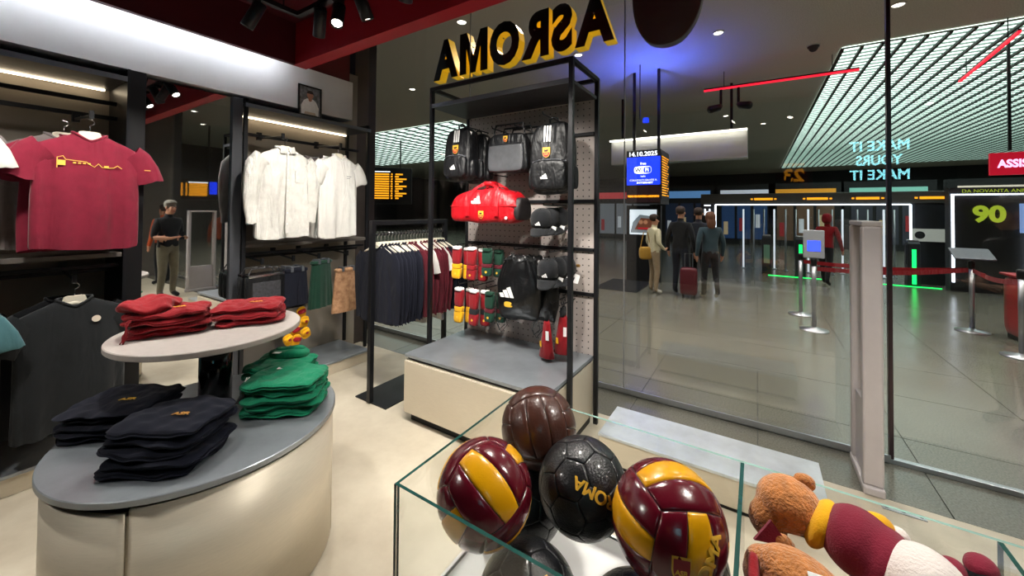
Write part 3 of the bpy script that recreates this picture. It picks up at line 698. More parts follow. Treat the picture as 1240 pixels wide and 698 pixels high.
def boxbag(label, loc):
    t = thing('clutch_bag', label, 'bag', loc, Q)
    MB().sq(.15, .035, .12, 10, 8, fn=lambda x, y, z: (x, y+.004*math.sin(9*x+z*12), z)).build('body', f_nylon, t, smooth=True)
    MB().box(-.14, .14, -.036, .036, .10, .125).build('clear_header', m_chrome, t, bevel=.004)
    MB().tube([(-.13, 0, .12), (-.10, 0, .17), (.10, 0, .17), (.13, 0, .12)], .006, 6).build('handle', f_nylon, t)
    MB().box(-.11, .11, -.040, -.034, -.08, .06).build('pocket', M('mesh_pocket', '#3a3b40', .5, var=.5, vscale=60), t, bevel=.004)
boxbag('black pouch bag with pale header, left end of lower rail', (-3.50, 1.63, .985))
boxbag('second black pouch bag behind the left pouch bag', (-3.60, 1.62, .985))
# yellow slippers bundled on a hook
t = thing('hanging_rack', 'small black hook under lower rail for yellow slippers', 'hook', (-3.62, 1.93, .80))
MB().tube([(-.5, 0, .06), (.08, 0, .04), (.11, 0, .06)], .005, 6).build('arm', m_black, t); MB().box(-.03, .09, -.03, .03, -.02, .04).build('clip', m_black, t, bevel=.004)
for i, (dy, dz, a) in enumerate(((.04, -.10, .2), (.06, -.19, -.1), (-.02, -.25, .3), (-.09, -.31, .5), (-.03, -.33, -.2), (.05, -.28, .4))):
    s = thing('slipper', ORD[i]+' yellow slipper from top of the hanging bunch', 'slipper', (-3.55+.012*i, 1.93+dy, .80+dz), rot=(a, .15, 0), group='yellow slippers on a hook')
    MB().sq(.014, .042, .055, 8, 3).build('sole', f_yellow, s, smooth=True)
    MB().sq(.022, .036, .02, 6, 3, (.012, 0, .015)).build('strap', f_yellow if i % 2 else f_red, s, smooth=True)
    MB().lathe([(0, .003), (.012, .003), (.012, 0)], 12).build('emblem', m_crestr, s, loc=(.034, 0, .015), rot=(0, PI/2, 0))

# ---------------------------------------------------------------- rack of sweatshirts (fronts towards the shop, along the rail)
rk = ['navy']*8+['bordeaux']*3+['white']+['bordeaux']*4+['white']+['bordeaux', 'navy', 'navy', 'navy', 'navy']
cnt = {}
for i, c in enumerate(rk):
    m = {'navy': f_navy, 'bordeaux': f_bord, 'white': f_white}[c]; cnt[c] = cnt.get(c, 0)+1
    y = 2.205+i*.038; w = c == 'white'
    nth = ORD[min(cnt[c]-1, 11)]
    shirt('t_shirt' if w else 'sweatshirt', '%s %s from the front of the clothes rack' % (nth, {'navy': 'navy sweatshirt', 'bordeaux': 'dark red sweatshirt', 'white': 'white tee'}[c]), 'shirt', m, (-2.79+R.uniform(-.01, .01), y, 1.345), R.uniform(-.06, .06), W=.46, L=.66 if not w else .74, sleeve='short' if w else 'long', seed=40+i, group='garments on the clothes rack', depth=.014, tagged=False, fold=.3, flat=.25)
    hanger('cream hanger, number %s along the clothes rack rail' % ['one', 'two', 'three', 'four', 'five', 'six', 'seven', 'eight', 'nine', 'ten', 'eleven', 'twelve', 'thirteen', 'fourteen', 'fifteen', 'sixteen', 'seventeen', 'eighteen', 'nineteen', 'twenty', 'twenty one', 'twenty two'][i], (-2.79, y, 1.352), 0, 'hangers on the clothes rack', hook=.09, lift=.022)

# ---------------------------------------------------------------- folded piles on the round table
def folded(name, label, mat, loc, rz, w, d, h, seed, group, hood=False, tilt=(0, 0), chest=None, layers=2):
    t = thing(name, label, 'folded garment', loc, group=group, rot=(tilt[0], tilt[1], rz))
    r = random.Random(seed); a, b, c = r.uniform(0, 6), r.uniform(0, 6), r.uniform(0, 6)
    def fn(x, y, z):
        u, v = x/(w/2), y/(d/2); zz = z/(h/2)
        side = max(abs(u), abs(v))**6
        g = .006*math.cos(zz*PI*layers)*side
        x2 = x+math.copysign(g, x)*abs(u)+.006*math.sin(4*v+a)+.004*math.sin(zz*3+b)
        y2 = y+math.copysign(g, y)*abs(v)+.006*math.sin(4*u+b)+.004*math.sin(zz*4+a)
        z2 = z+h/2+(.006*math.sin(3*u+a)*math.sin(2.5*v+c)+.003*math.sin(7*u+5*v+b)+.0025*math.sin(11*u-6*v+c)+.002*math.sin(15*v+4*u+a)) - .012*(abs(u)**5+abs(v)**5)*(.5 if z > 0 else -.2)
        return x2, y2, max(z2, 0.0)
    body = MB().sq(w/2, d/2, h/2, 20, 7, fn=fn).build('folded_body', mat, t, smooth=True)
    if hood:
        def hf(x, y, z): return x+.006*math.sin(20*y+a), y+.006*math.sin(25*x+b), z+.004*math.sin(40*x)+.003*math.sin(33*y+c)
        MB().sq(w*.34, d*.24, .026, 14, 3, (0, d*.26, h+.012), hf).build('hood', mat, t, smooth=True)
        MB().sq(w*.26, d*.12, .014, 10, 3, (0, d*.32, h+.034), hf).build('hood_fold', mat, t, smooth=True)
    if chest is not None:
        v, f = text_geo('ASR', .026, .0008, .0008)
        MB().add([(x*1.4, y, z+.0) for x, y, z in v], f).build('chest_print', chest, t, loc=(w*.12, -d*.1, h+.0045))
    return t
def cords(par, pts, mat, n=4):
    for i in range(n):
        j = lambda s_: R.uniform(-s_, s_)
        MB().tube([(p[0]+j(.012), p[1]+j(.012), p[2]+j(.006)) for p in pts], .003, 5).build('drawstring', mat, par, smooth=True)
ZU, ZL = 1.0265, .6675
def pile(n, z0, x, y, rz, mat, cname, w, d, h, where, seed, chest, hood_top, group, jit=.012):
    last = None
    for i in range(n):
        last = folded('folded_hoodie', '%s folded %s %s' % (from_top(i, n), cname, where), mat, (x+R.uniform(-jit, jit), y+R.uniform(-jit, jit), z0+i*h*.93), rz+R.uniform(-.06, .06), w, d, h, seed+i, group, hood=hood_top and i == n-1, chest=chest if i == n-1 else None)
    return last
t = pile(4, ZU, -2.53, .735, 1.15, f_red, 'red hoodie', .30, .25, .032, 'in the left pile on the stone disc', 100, m_crestg, False, 'red hoodies on the stone disc')
hd = MB().sq(.105, .135, .026, 26, 3, (-.075, .02, .05), lambda x, y, z: (x+.012*math.sin(30*y+60*z), y+.012*math.sin(26*x), z+.010*math.sin(44*x+16*y)+.007*math.sin(60*y-20*x))).build('hood', f_red, t, smooth=True)
cords(t, [(-.10, -.10, .03), (-.13, -.14, -.0), (-.135, -.15, -.05), (-.14, -.155, -.085)], f_red, 5)
pile(3, ZU, -2.40, 1.045, .95, f_red, 'red hoodie', .30, .25, .036, 'in the right pile on the stone disc', 120, m_crestg, False, 'red hoodies on the stone disc')
pile(5, ZL, -2.42, .55, .75, f_navy, 'navy sweater', .32, .29, .026, 'in the left pile on the lower table', 140, m_crestg, False, 'navy sweaters on the lower table')
pile(5, ZL, -1.96, .585, .62, M('fabric_night', '#10131f', .9, var=.1, bump=.2, bscale=300, sheen=.05, spec=.15), 'dark navy sweatshirt', .32, .27, .035, 'in the front pile on the lower table', 160, M('thread_gold', '#a9792f', .5), False, 'dark sweatshirts on the lower table', .016)
t = pile(5, ZL, -1.985, 1.04, .72, f_green, 'green hoodie', .32, .26, .036, 'in the front green pile on lower table', 180, None, False, 'green hoodies on the lower table')
cords(t, [(-.16, -.05, .03), (-.175, -.07, .0), (-.17, -.08, -.03), (-.18, -.075, -.07)], f_white, 4)
MB().box(-.02, .02, -.012, .012, 0, .002).build('neck_label', m_logo, t, loc=(-.05, .05, .037))
t = pile(4, ZL, -2.21, 1.12, .55, f_green, 'green hoodie', .30, .24, .040, 'in the rear green pile on lower table', 200, None, True, 'green hoodies on the lower table')
MB().box(-.02, .02, -.012, .012, 0, .002).build('neck_label', m_logo, t, loc=(-.03, .0, .075))
# ---------------------------------------------------------------- bags, caps, socks on the stand
def stripes(par, x, y, z0, z1, rx=0, w=.011, gap=.020):
    for k in (-1, 0, 1): MB().box(-w/2, w/2, -.002, 0, z0, z1).build('stripe', m_logo, par, loc=(x+k*gap, y, 0), rot=(rx, 0, 0))
def backpack(label, loc, rz, w, d, h, sx):
    t = thing('backpack', label, 'backpack', loc, rz)
    def fn(x, y, z):
        v = z/(h/2); k = 1-.10*max(0, v)**2; yy = y*(1-.22*max(0, v)) if y < 0 else y
        return x*k, yy+.006*math.sin(14*x+9*z), z+.006*math.sin(12*x)
    MB().sq(w/2, d/2, h/2, 16, 5, fn=fn).build('body', f_nylon, t, smooth=True)
    MB().sq(w*.43, d*.22, h*.2, 12, 5, (0, -d*.47, -h*.24)).build('front_pocket', f_nylon, t, smooth=True)
    MB().tube([(-w*.40, -d*.5, -h*.06), (-w*.2, -d*.62, -h*.035), (w*.2, -d*.62, -h*.035), (w*.40, -d*.5, -h*.06)], .004, 6).build('pocket_zip', M('zip_grey', '#55575c', .4), t)
    MB().tube([(-w*.44, -d*.1, -h*.1), (-w*.43, -d*.22, h*.25), (-w*.3, -d*.22, h*.45), (w*.3, -d*.22, h*.45), (w*.43, -d*.22, h*.25), (w*.44, -d*.1, -h*.1)], .004, 6).build('main_zip', MATS['zip_grey'], t)
    MB().tube([(-.035, .01, h*.47), (-.03, 0, h*.56), (0, 0, h*.585), (.03, 0, h*.56), (.035, .01, h*.47)], .008, 8).build('grab_handle', f_nylon, t, smooth=True)
    for s in (-1, 1):
        MB().loft([[(s*w*.28+a*.028, d*.5+.02*math.sin(v*PI)+b*.006, h*(.44-.85*v)) for a, b in ((-1, -1), (1, -1), (1, 1), (-1, 1))] for v in [k/8 for k in range(9)]]).build('shoulder_strap', f_nylon, t)
        MB().sq(.02, d*.3, h*.16, 8, 4, (s*w*.5, 0, -h*.27)).build('side_pocket', f_nylon, t, smooth=True)
    for k in (-1, 0, 1): MB().box(-.0065, .0065, -.003, .0, h*.22, h*.45).build('stripe', m_logo, t, loc=(sx+k*.022, -d*.535, 0), rot=(-.13, 0, 0))
    crest(t, (sx, -d*.53, h*.0), .06, rx=-.06)
    bars_logo(t, (sx, -d*.705, -h*.30), .055)
    MB().box(-.02, .02, -.003, 0, -.10, 0).build('hang_tag', m_logo, t, loc=(w*.42, -d*.2, h*.42), rot=(0, .3, .5))
    return t
backpack('black backpack with three white stripes, left on pegboard', (-2.185, 2.60, 2.14), .05, .27, .17, .46, 0)
backpack('large black backpack with three white stripes, right on pegboard', (-1.30, 2.62, 2.05), .1, .33, .19, .54, -.02)
backpack('black backpack hung behind the left striped backpack', (-2.13, 2.765, 2.12), 0, .26, .14, .44, 0)
t = thing('shoulder_bag', 'black flat shoulder bag with grey front between the backpacks', 'bag', (-1.73, 2.66, 2.13), .03)
MB().sq(.19, .05, .16, 12, 6, fn=lambda x, y, z: (x*(1-.12*z/.16), y+.006*math.sin(16*x), z)).build('body', f_nylon, t, smooth=True)
MB().sq(.165, .02, .115, 12, 7, (0, -.048, -.04)).build('front_panel', M('grey_panel', '#45474b', .5, var=.2, vscale=20), t, smooth=True)
MB().box(-.16, .16, -.072, -.066, .062, .072).build('zip', m_black, t)
crest(t, (.0, -.056, .085), .04)
MB().tube([(-.15, 0, .15), (-.13, 0, .24), (.13, 0, .24), (.15, 0, .15)], .008, 6).build('strap', f_nylon, t)
for i in range(2): 
    t2 = thing('shoulder_bag', ['black shoulder bag behind the grey fronted one', 'rearmost black shoulder bag between the backpacks'][i], 'bag', (-1.71+.05*i, 2.76+.06*i, 2.14), 0)
    MB().sq(.20, .03, .16, 10, 6).build('body', f_nylon, t2, smooth=True); MB().tube([(-.15, 0, .15), (-.13, 0, .22), (.13, 0, .22), (.15, 0, .15)], .008, 6).build('strap', f_nylon, t2)
# duffle
t = thing('duffle_bag', 'red sports duffle bag with black mesh end pocket', 'bag', (-1.87, 2.58, 1.69), .02)
W_, D_, H_ = .66, .26, .27
def df(x, y, z):
    v = z/(H_/2); top = max(0, v)
    return x*(1-.17*top**1.5), y*(1-.35*top**1.5), z+.012*math.sin(9*x+1)*top+.006*math.sin(21*x+13*y)
MB().sq(W_/2, D_/2, H_/2, 22, 6, fn=df).build('body', f_rednylon, t, smooth=True)
MB().sq(W_/2*1.005, D_/2*1.01, .006, 20, 8, (0, 0, .0), lambda x, y, z: (x, y, z)).build('seam_piping', f_rednylon, t, smooth=True)
MB().sq(.05, D_*.42, H_*.33, 10, 5, (W_*.46, -.0, -.02), lambda x, y, z: (x, y*(1-.3*max(0, z/(H_*.33))), z)).build('mesh_pocket', M('mesh_black', '#1a1416', .6, var=.4, vscale=90), t, smooth=True)
for s in (-1, 1):
    MB().loft([[(.02+q[0]+a*.0, q[1]+b*.003, q[2]+a*.018) if abs(q[0]) < .06 else (.02+q[0]+a*.02, q[1]+b*.003, q[2]) for a, b in ((-1, -1), (1, -1), (1, 1), (-1, 1))] for q in [(-.14, s*.137, -.08), (-.14, s*.134, .0), (-.135, s*.11, .08), (-.10, s*.07, .15), (-.03, s*.045, .185), (.03, s*.045, .185), (.10, s*.07, .15), (.135, s*.11, .08), (.14, s*.134, 0), (.14, s*.137, -.08)]]).build('handle', f_rednylon, t)
MB().sq(.05, .055, .02, 8, 4, (.02, 0, .185)).build('handle_wrap', f_rednylon, t, smooth=True)
bars_logo(t, (-.03, -.136, .018), .09, rx=-.25)
crest(t, (.015, -.133, -.10), .05)
MB().lathe([(0, .002), (.012, .002), (.012, 0)], 12).build('round_badge', m_logo, t, loc=(.25, -.131, -.09), rot=(PI/2, 0, 0))
MB().tube([(-.27, .0, .115), (0, .0, .13), (.27, .0, .115)], .005, 6).build('top_zip', M('zip_dark', '#5b0a12', .4), t)
# caps
def cap(label, loc, rz, tilt, logo=True):
    t = thing('cap', label, 'cap', loc, rot=(tilt, 0, rz), group='black caps on the pegboard')
    prof = [(.085, -.01), (.086, .02), (.083, .05), (.072, .08), (.05, .10), (.025, .109), (0, .111)]
    MB().lathe(prof, 28, sy=1.12).build('crown', f_black, t, smooth=True)
    MB().lathe([(.006, .111), (.006, .116), (0, .118)], 10).build('button', f_black, t, smooth=True)
    rows = []
    for k in range(7):
        v = k/6; a = v*.105
        rows.append([(.088*math.sin(q)*(1-.12*v*v), -.094*math.cos(q)*1.0-a*(math.cos(q)**1.0), -.008-.022*v-.030*math.sin(q)**2) for q in [(-1+2*i/12)*1.15 for i in range(13)]])
    b = MB().loft(rows, closed=False).build('brim', f_black, t, smooth=True); b.modifiers.new('s', 'SOLIDIFY').thickness = .004
    if logo: bars_logo(t, (.0, -.099, .016), .042, rx=-.1)
    MB().box(-.02, .02, -.002, 0, -.07, 0).build('hang_tag', m_logo, t, loc=(.10, -.02, -.02), rot=(-tilt, .3, 0))
    MB().sq(.016, .006, .012, 5, 4, (.092, .05, .02)).build('strap_clip', M('brass', '#a8824a', .4, .6), t, smooth=True)
    return t
for i in range(3):
    cap(['front', 'second', 'rear'][i]+' black cap of the upper cap row', (-1.395+.035*i, 2.62+.075*i, 1.565+.004*i), .2, .35, i == 0)
    cap(['front', 'second', 'rear'][i]+' black cap of the lower cap row', (-1.335+.035*i, 2.62+.075*i, 1.185+.004*i), .2, .35, i == 0)
# socks
def socks(label, loc, c1, c2, c3, h=.20, w=.046):
    t = thing('sock_pair', label, 'socks', loc, R.uniform(-.15, .25), group='sock pairs on the pegboard')
    def fn(x, y, z): return x*(1+.08*math.sin(30*z)), y+.004*math.sin(40*z), z
    MB().sq(w, .022, h*.30, 8, 5, (0, 0, -h*.25), fn).build('leg', c1, t, smooth=True)
    MB().sq(w*1.02, .023, h*.10, 6, 5, (0, 0, -h*.60), fn).build('band', c2, t, smooth=True)
    MB().sq(w, .024, h*.20, 6, 5, (0, -.004, -h*.84), fn).build('foot', c3, t, smooth=True)
    MB().sq(w*.9, .03, .016, 6, 4, (0, 0, .01)).build('cuff', m_logo if c1 != f_dkgreen else f_dkgreen, t, smooth=True)
    MB().lathe([(0, .002), (.010, .002), (.010, 0)], 10).build('emblem', m_crestg, t, loc=(0, -.0285, -h*.86), rot=(PI/2, 0, 0))
    MB().tube([(0, .0, .02), (0, .0, .04)], .004, 5).build('hook_tab', m_black, t)
so = [('yellow and red', f_red, f_yellow, f_yellow), ('all red', f_red, f_red, f_red), ('dark green', f_dkgreen, f_bord, f_dkgreen)]
for row, (z, h) in enumerate(((1.315, .25), (.955, .27))):
    for i, (nm, a, b, c) in enumerate(so):
        for k in range(2 if i < 2 else 2):
            x = -2.235+i*.165+k*.055+.03*row; y = 2.615+k*.09
            socks('%s %s sock pair in the %s row' % (['front', 'rear'][k], nm, ['upper', 'lower'][row]), (x, y, z-.015*k), a, b if not (row and i == 1) else f_black, c, h if i < 2 else h*.8)
# drawstring bag
t = thing('drawstring_bag', 'black shiny drawstring gym bag with white bar logo', 'bag', (-1.60, 2.63, 1.05), .12)
rings = []
for k in range(14):
    v = k/13; z = .25-.50*v; w = .19*(.42+.58*min(1, v*2.2)**.6)*(1-.14*max(0, v-.75)/.25); d = .075*(.35+.65*math.sin(min(1, v*1.25)*PI/2))*(1-.5*max(0, v-.8)/.2)
    g = max(0, 1-v*2.0)
    rings.append([(w*math.copysign(abs(math.cos(q))**.8, math.cos(q))*(1+.0*g), d*math.copysign(abs(math.sin(q))**.8, math.sin(q))+.02*g*math.sin(9*q)+.006*(1-v)*math.sin(15*q+4*v)+.008*math.sin(3*q+5*v)+.006*math.sin(11*v+2*q), z+.012*math.sin(5*q)*g) for q in [2*PI*i/44 for i in range(44)]])
MB().loft(rings).build('body', M('satin_black', '#0e0f11', .32, var=.2, vscale=12, bump=.8, bscale=16), t, smooth=True)
MB().tube([p for p in rings[1]], .007, 6, closed=True).build('drawcord', f_black, t)
bars_logo(t, (-.06, -.088, -.075), .12, rx=.05)
MB().sq(.038, .003, .022, 6, 3, (-.055, -.084, -.13)).build('gold_badge', m_crestg, t, smooth=True)
for s in (-1, 1):
    for q in range(2):
        x = s*.15+.02*q
        MB().tube([(x, -.03, -.24), (x-.03, -.04-.02*q, -.30), (x+.0, -.05, -.345-.02*q), (x+.05, -.05, -.30), (x+.03, -.03, -.25), (x+.09, -.03, -.26), (x+.13, -.03, -.25)], .0035, 6).build('cord_loop', f_black, t, smooth=True)
t = thing('drawstring_bag', 'second black drawstring bag behind the front one', 'bag', (-1.50, 2.77, 1.03), .0)
MB().loft([[(p[0]*.95, p[1]*.9, p[2]) for p in r_] for r_ in rings]).build('body', MATS['satin_black'], t, smooth=True)
# red umbrellas / pouches
for i, (x, y, z) in enumerate(((-1.335, 2.60, .70), (-1.235, 2.66, .73), (-1.27, 2.76, .71))):
    t = thing('folded_umbrella', ['front', 'right', 'rear'][i]+' short red cone shaped umbrella hung by black handle', 'umbrella', (x, y, z), R.uniform(-.2, .2), group='red folded umbrellas')
    MB().lathe([(.018, .14), (.03, .11), (.045, .0), (.068, -.14), (.06, -.145), (0, -.145)], 20, sy=.55).build('canopy', f_red, t, smooth=True)
    MB().lathe([(0, .20), (.018, .198), (.021, .17), (.018, .13), (0, .13)], 14).build('handle', f_black, t, smooth=True)
    MB().tube([(0, 0, .19), (.012, 0, .26), (0, 0, .30), (-.012, 0, .26), (0, 0, .19)], .003, 5).build('wrist_loop', f_black, t)
    MB().box(-.012, .012, -.002, 0, -.035, .035).build('hang_tag', m_logo, t, loc=(.028, -.036, .03), rot=(.1, 0, .3))
    MB().box(-.01, .01, -.002, 0, -.022, .022).build('price_tag', f_yellow, t, loc=(-.03, -.038, -.04), rot=(.1, 0, -.3))

# ---------------------------------------------------------------- balls
BR = .11
def sph(p, r): p = Vector(p); p.normalize(); return p*r
def poly_panel(pts, r, n=3, rings=5):
    c = sum((Vector(p) for p in pts), Vector())/len(pts); b = MB(); vs = []; m = len(pts)*n
    bd = [Vector(pts[i]).lerp(Vector(pts[(i+1) % len(pts)]), k/n) for i in range(len(pts)) for k in range(n)]
    vs.append(sph(c, r)); R_ = []
    for s, rr in [(.3, 1), (.6, 1), (.85, 1), (.95, .997), (.985, .985), (1.0, .965)]:
        R_.append(len(vs)); vs += [sph(c.lerp(p, s), r*rr) for p in bd]
    fs = [(0, 1+i, 1+(i+1) % m) for i in range(m)]
    for a in range(len(R_)-1):
        for i in range(m): j = (i+1) % m; fs.append((R_[a]+i, R_[a+1]+i, R_[a+1]+j, R_[a]+j))
    return vs, fs
def ico():
    g = (1+5**.5)/2
    v = [Vector(p) for p in [(-1, g, 0), (1, g, 0), (-1, -g, 0), (1, -g, 0), (0, -1, g), (0, 1, g), (0, -1, -g), (0, 1, -g), (g, 0, -1), (g, 0, 1), (-g, 0, -1), (-g, 0, 1)]]
    f = [(0,11,5),(0,5,1),(0,1,7),(0,7,10),(0,10,11),(1,5,9),(5,11,4),(11,10,2),(10,7,6),(7,1,8),(3,9,4),(3,4,2),(3,2,6),(3,6,8),(3,8,9),(4,9,5),(2,4,11),(6,2,10),(8,6,7),(9,8,1)]
    return v, f
IV, IF = ico()
m_leather = M('black_leather', '#17181b', .32, var=.2, vscale=30, bump=.25, bscale=220, coat=.3)
m_core = M('seam_dark', '#26272a', .6)
SOC = []
for f in IF:
    SOC.append([IV[f[i]].lerp(IV[f[j]], k) for i, j, k in ((0, 1, 1/3), (0, 1, 2/3), (1, 2, 1/3), (1, 2, 2/3), (2, 0, 1/3), (2, 0, 2/3))])
for i, v in enumerate(IV):
    nb = [w for w in range(12) if w != i and abs((IV[w]-v).length-2) < .01]
    pts = [v.lerp(IV[w], 1/3) for w in nb]; n = v.normalized(); a = (pts[0]-v).normalized(); b = n.cross(a)
    pts.sort(key=lambda p: math.atan2((p-v).dot(b), (p-v).dot(a))); SOC.append(pts)
SOCM = [MB().add(*poly_panel(p, BR)).mesh('panel', m_leather, True) for p in SOC]
core_me = MB().sq(BR*.972, BR*.972, BR*.972, 14, 2).mesh('core', m_core, True)
def strip(i, r):
    vs = []; nu, nv = 8, 18; a0, a1 = -45+30*i, -15+30*i; b = MB(); fs = []
    def prof(t): return .965 if t in (0, 1) else (.986 if t < .06 or t > .94 else (.997 if t < .12 or t > .88 else 1))
    us = [0, .03, .09, .25, .5, .75, .91, .97, 1]; ws = [0, .01, .03, .1, .2, .3, .4, .5, .6, .7, .8, .9, .97, .99, 1]
    def prof2(t): return .965 if t in (0, 1) else (.986 if t <= .01 or t >= .99 else (.997 if t <= .03 or t >= .97 else 1))
    def prof1(t): return .965 if t in (0, 1) else (.986 if t <= .03 or t >= .97 else (.997 if t <= .09 or t >= .91 else 1))
    for u in us:
        for w in ws:
            a = math.radians(a0+(a1-a0)*u); bb = math.radians(-45+90*w)
            vs.append(sph((math.tan(a), math.tan(bb), 1), r*min(prof1(u), prof2(w))))
    k = len(ws)
    for x in range(len(us)-1):
        for y in range(k-1): fs.append((x*k+y, (x+1)*k+y, (x+1)*k+y+1, x*k+y+1))
    return vs, fs
FACES = [Matrix.Identity(3), Matrix.Rotation(PI, 3, 'X'), Matrix.Rotation(PI/2, 3, 'Y') @ Matrix.Rotation(PI/2, 3, 'Z'), Matrix.Rotation(-PI/2, 3, 'Y') @ Matrix.Rotation(PI/2, 3, 'Z'), Matrix.Rotation(PI/2, 3, 'X') @ Matrix.Rotation(PI/2, 3, 'Z'), Matrix.Rotation(-PI/2, 3, 'X') @ Matrix.Rotation(PI/2, 3, 'Z')]
FACES[2] = Matrix.Rotation(PI/2, 3, 'Y') @ Matrix.Rotation(PI/2, 3, 'Z'); FACES[4] = Matrix.Rotation(PI/2, 3, 'X') @ Matrix.Rotation(PI/2, 3, 'Z')
m_vm = M('ball_maroon', '#5a0b1c', .22, var=.08, vscale=20, coat=.5, bump=.04, bscale=300); m_vy = M('ball_yellow', '#e0a006', .28, var=.06, vscale=20, coat=.4, bump=.04, bscale=300)
m_old = M('ball_brown', '#4b2a20', .33, var=.3, vscale=16, coat=.25, bump=.15, bscale=120)
STM = {(m.name, i): MB().add(*strip(i, BR)).mesh('panel', m, True) for m in (m_vm, m_vy, m_old) for i in range(3)}
def on_sphere(v, f, r, lift=.0012):
    return [tuple(sph((math.tan(p[0]/r), math.tan(p[1]/r), 1), r+lift+p[2])) for p in v], f
def ball(label, loc, q, kind, group='balls in the glass bin', word=None, wq=None, wcol=None, size=.05, crest_q=None):
    t = thing('football' if kind == 'soc' else 'ball', label, 'ball', loc, group=group); t.rotation_mode = 'QUATERNION'; t.rotation_quaternion = q
    obj('core', core_me, t)
    if kind == 'soc':
        for me in SOCM: obj('panel', me, t)
    else:
        for k, fm in enumerate(FACES):
            for i in range(3):
                mm = m_old if kind == 'old' else (m_vy if i == 1 else m_vm)
                o = obj('panel', STM[(mm.name, i)], t); o.rotation_euler = fm.to_euler()
    qi = q.inverted()
    if word:
        v, f = text_geo(word, size, .0006, size*.03); v, f = on_sphere(v, f, BR)
        o = MB().add(v, f).build('lettering', wcol, t); o.rotation_mode = 'QUATERNION'; o.rotation_quaternion = qi @ wq
    if crest_q:
        P = shield_pts(.034, .042); b = MB()
        for mi, sc_, lf in ((0, 1, .001), (1, .82, .0016)):
            pts = [(x*sc_, (y-.021)*sc_) for x, y in P]; n = len(pts)
            v, _ = on_sphere([(x, y, 0) for x, y in pts], [], BR, lf); b.mat(mi); b.add(v, [tuple(range(n))])
        b.mat(0); v, f = text_geo('ASR', .012, .0002, .0004); v, f = on_sphere([(x, y-.004, z) for x, y, z in v], f, BR, .002); b.add(v, f)
        o = b.build('crest', [m_crestg, m_crestr], t); o.rotation_mode = 'QUATERNION'; o.rotation_quaternion = qi @ crest_q
    return t
def look(d, roll=0):
    """rotation whose +Z points along d, with local Y towards up, then rolled"""
    return Vector(d).to_track_quat('Z', 'Y') @ Quaternion((0, 0, 1), roll)
def facing(loc, dx=0, dz=0, roll=0):
    """outward direction of a ball mark: towards the front and up, turned by small amounts"""
    d = (Vector((0, 0, 1.65))-Vector(loc)).normalized(); rt = Vector((d.y*-1, d.x, 0)).normalized(); up = d.cross(rt)
    if up.z < 0: up = -up
    d2 = (d+rt*dx+up*dz).normalized()
    y = up-d2*up.dot(d2); y.normalize(); x = y.cross(d2)
    return Matrix((x, y, d2)).transposed().to_quaternion() @ Quaternion((0, 0, 1), roll)
Lb = (-.545, 1.012, 1.016)
ball('old fashioned brown leather ball on top of the pile', Lb, facing(Lb, .0, .0, .25), 'old')
Lb = (-.535, .732, 1.0)
ball('maroon and yellow striped ball at front left of bin', Lb, facing(Lb, .1, .15, .75), 'vol')
Lb = (-.372, .925, .962)
ball('black ball with yellow lettering in middle of the pile', Lb, facing(Lb, .1, .2, .3), 'soc', word='ROMA', wq=facing(Lb, .25, -.12, 2.78), wcol=m_crestg, size=.036)
Lb = (-.155, .845, 1.02)
ball('maroon and yellow striped ball beside the glass divider', Lb, facing(Lb, -.10, .12, .0) @ Vector((-1, 1, 1)).rotation_difference(Vector((0, 0, 1))), 'vol', word='ROMA', wq=facing(Lb, .92, -.60, 1.35), wcol=m_crestg, size=.036, crest_q=facing(Lb, .26, -.72, .1))
Lb = (-.42, .738, .805)
ball('black ball with small shield badge at front bottom', Lb, facing(Lb, .2, .2, .9), 'soc', crest_q=facing(Lb, .35, .15, .5))
Lb = (-.20, .80, .795)
ball('black ball low between the badge ball and right striped ball', Lb, facing(Lb, .1, .4, .2), 'soc')
ball('black ball deep under the brown ball', (-.572, .985, .803), look((.2, -.5, .8), .4), 'soc')
ball('black ball on the bin floor at back right', (-.160, 1.014, .803), look((.3, -.5, .8), 1.6), 'soc')

# ---------------------------------------------------------------- plush bears in the second compartment
m_fur = M('tan_fur', '#c9803f', .95, var=.35, vscale=40, bump=.7, bscale=180, sheen=.5); m_fur2 = M('brown_fur', '#a9683a', .95, var=.45, vscale=60, bump=.9, bscale=220, sheen=.5)
m_plw = M('plush_white', '#e9ded8', .95, var=.08, bump=.4, bscale=200, sheen=.5)
def blob(name, parts, mat, par, vox=.006, sm=6):
    b = MB()
    for c, r, rot in parts:
        M_ = Matrix.Rotation(rot[2], 3, 'Z') @ Matrix.Rotation(rot[1], 3, 'Y') @ Matrix.Rotation(rot[0], 3, 'X') if rot else None
        fn = (lambda x, y, z, M_=M_: tuple(M_ @ Vector((x, y, z)))) if M_ else None
        b.sq(r[0], r[1], r[2], 10, 2, c, fn)
    o = b.build(name, mat, par, smooth=True)
    m_ = o.modifiers.new('r', 'REMESH'); m_.mode = 'VOXEL'; m_.voxel_size = vox; m_.use_smooth_shade = True
    s_ = o.modifiers.new('s', 'SMOOTH'); s_.iterations = sm; s_.factor = .5
    return o
t = thing('plush_bear', 'plush bear in maroon shirt lying face down on the others', 'plush toy', (.142, .98, .955))
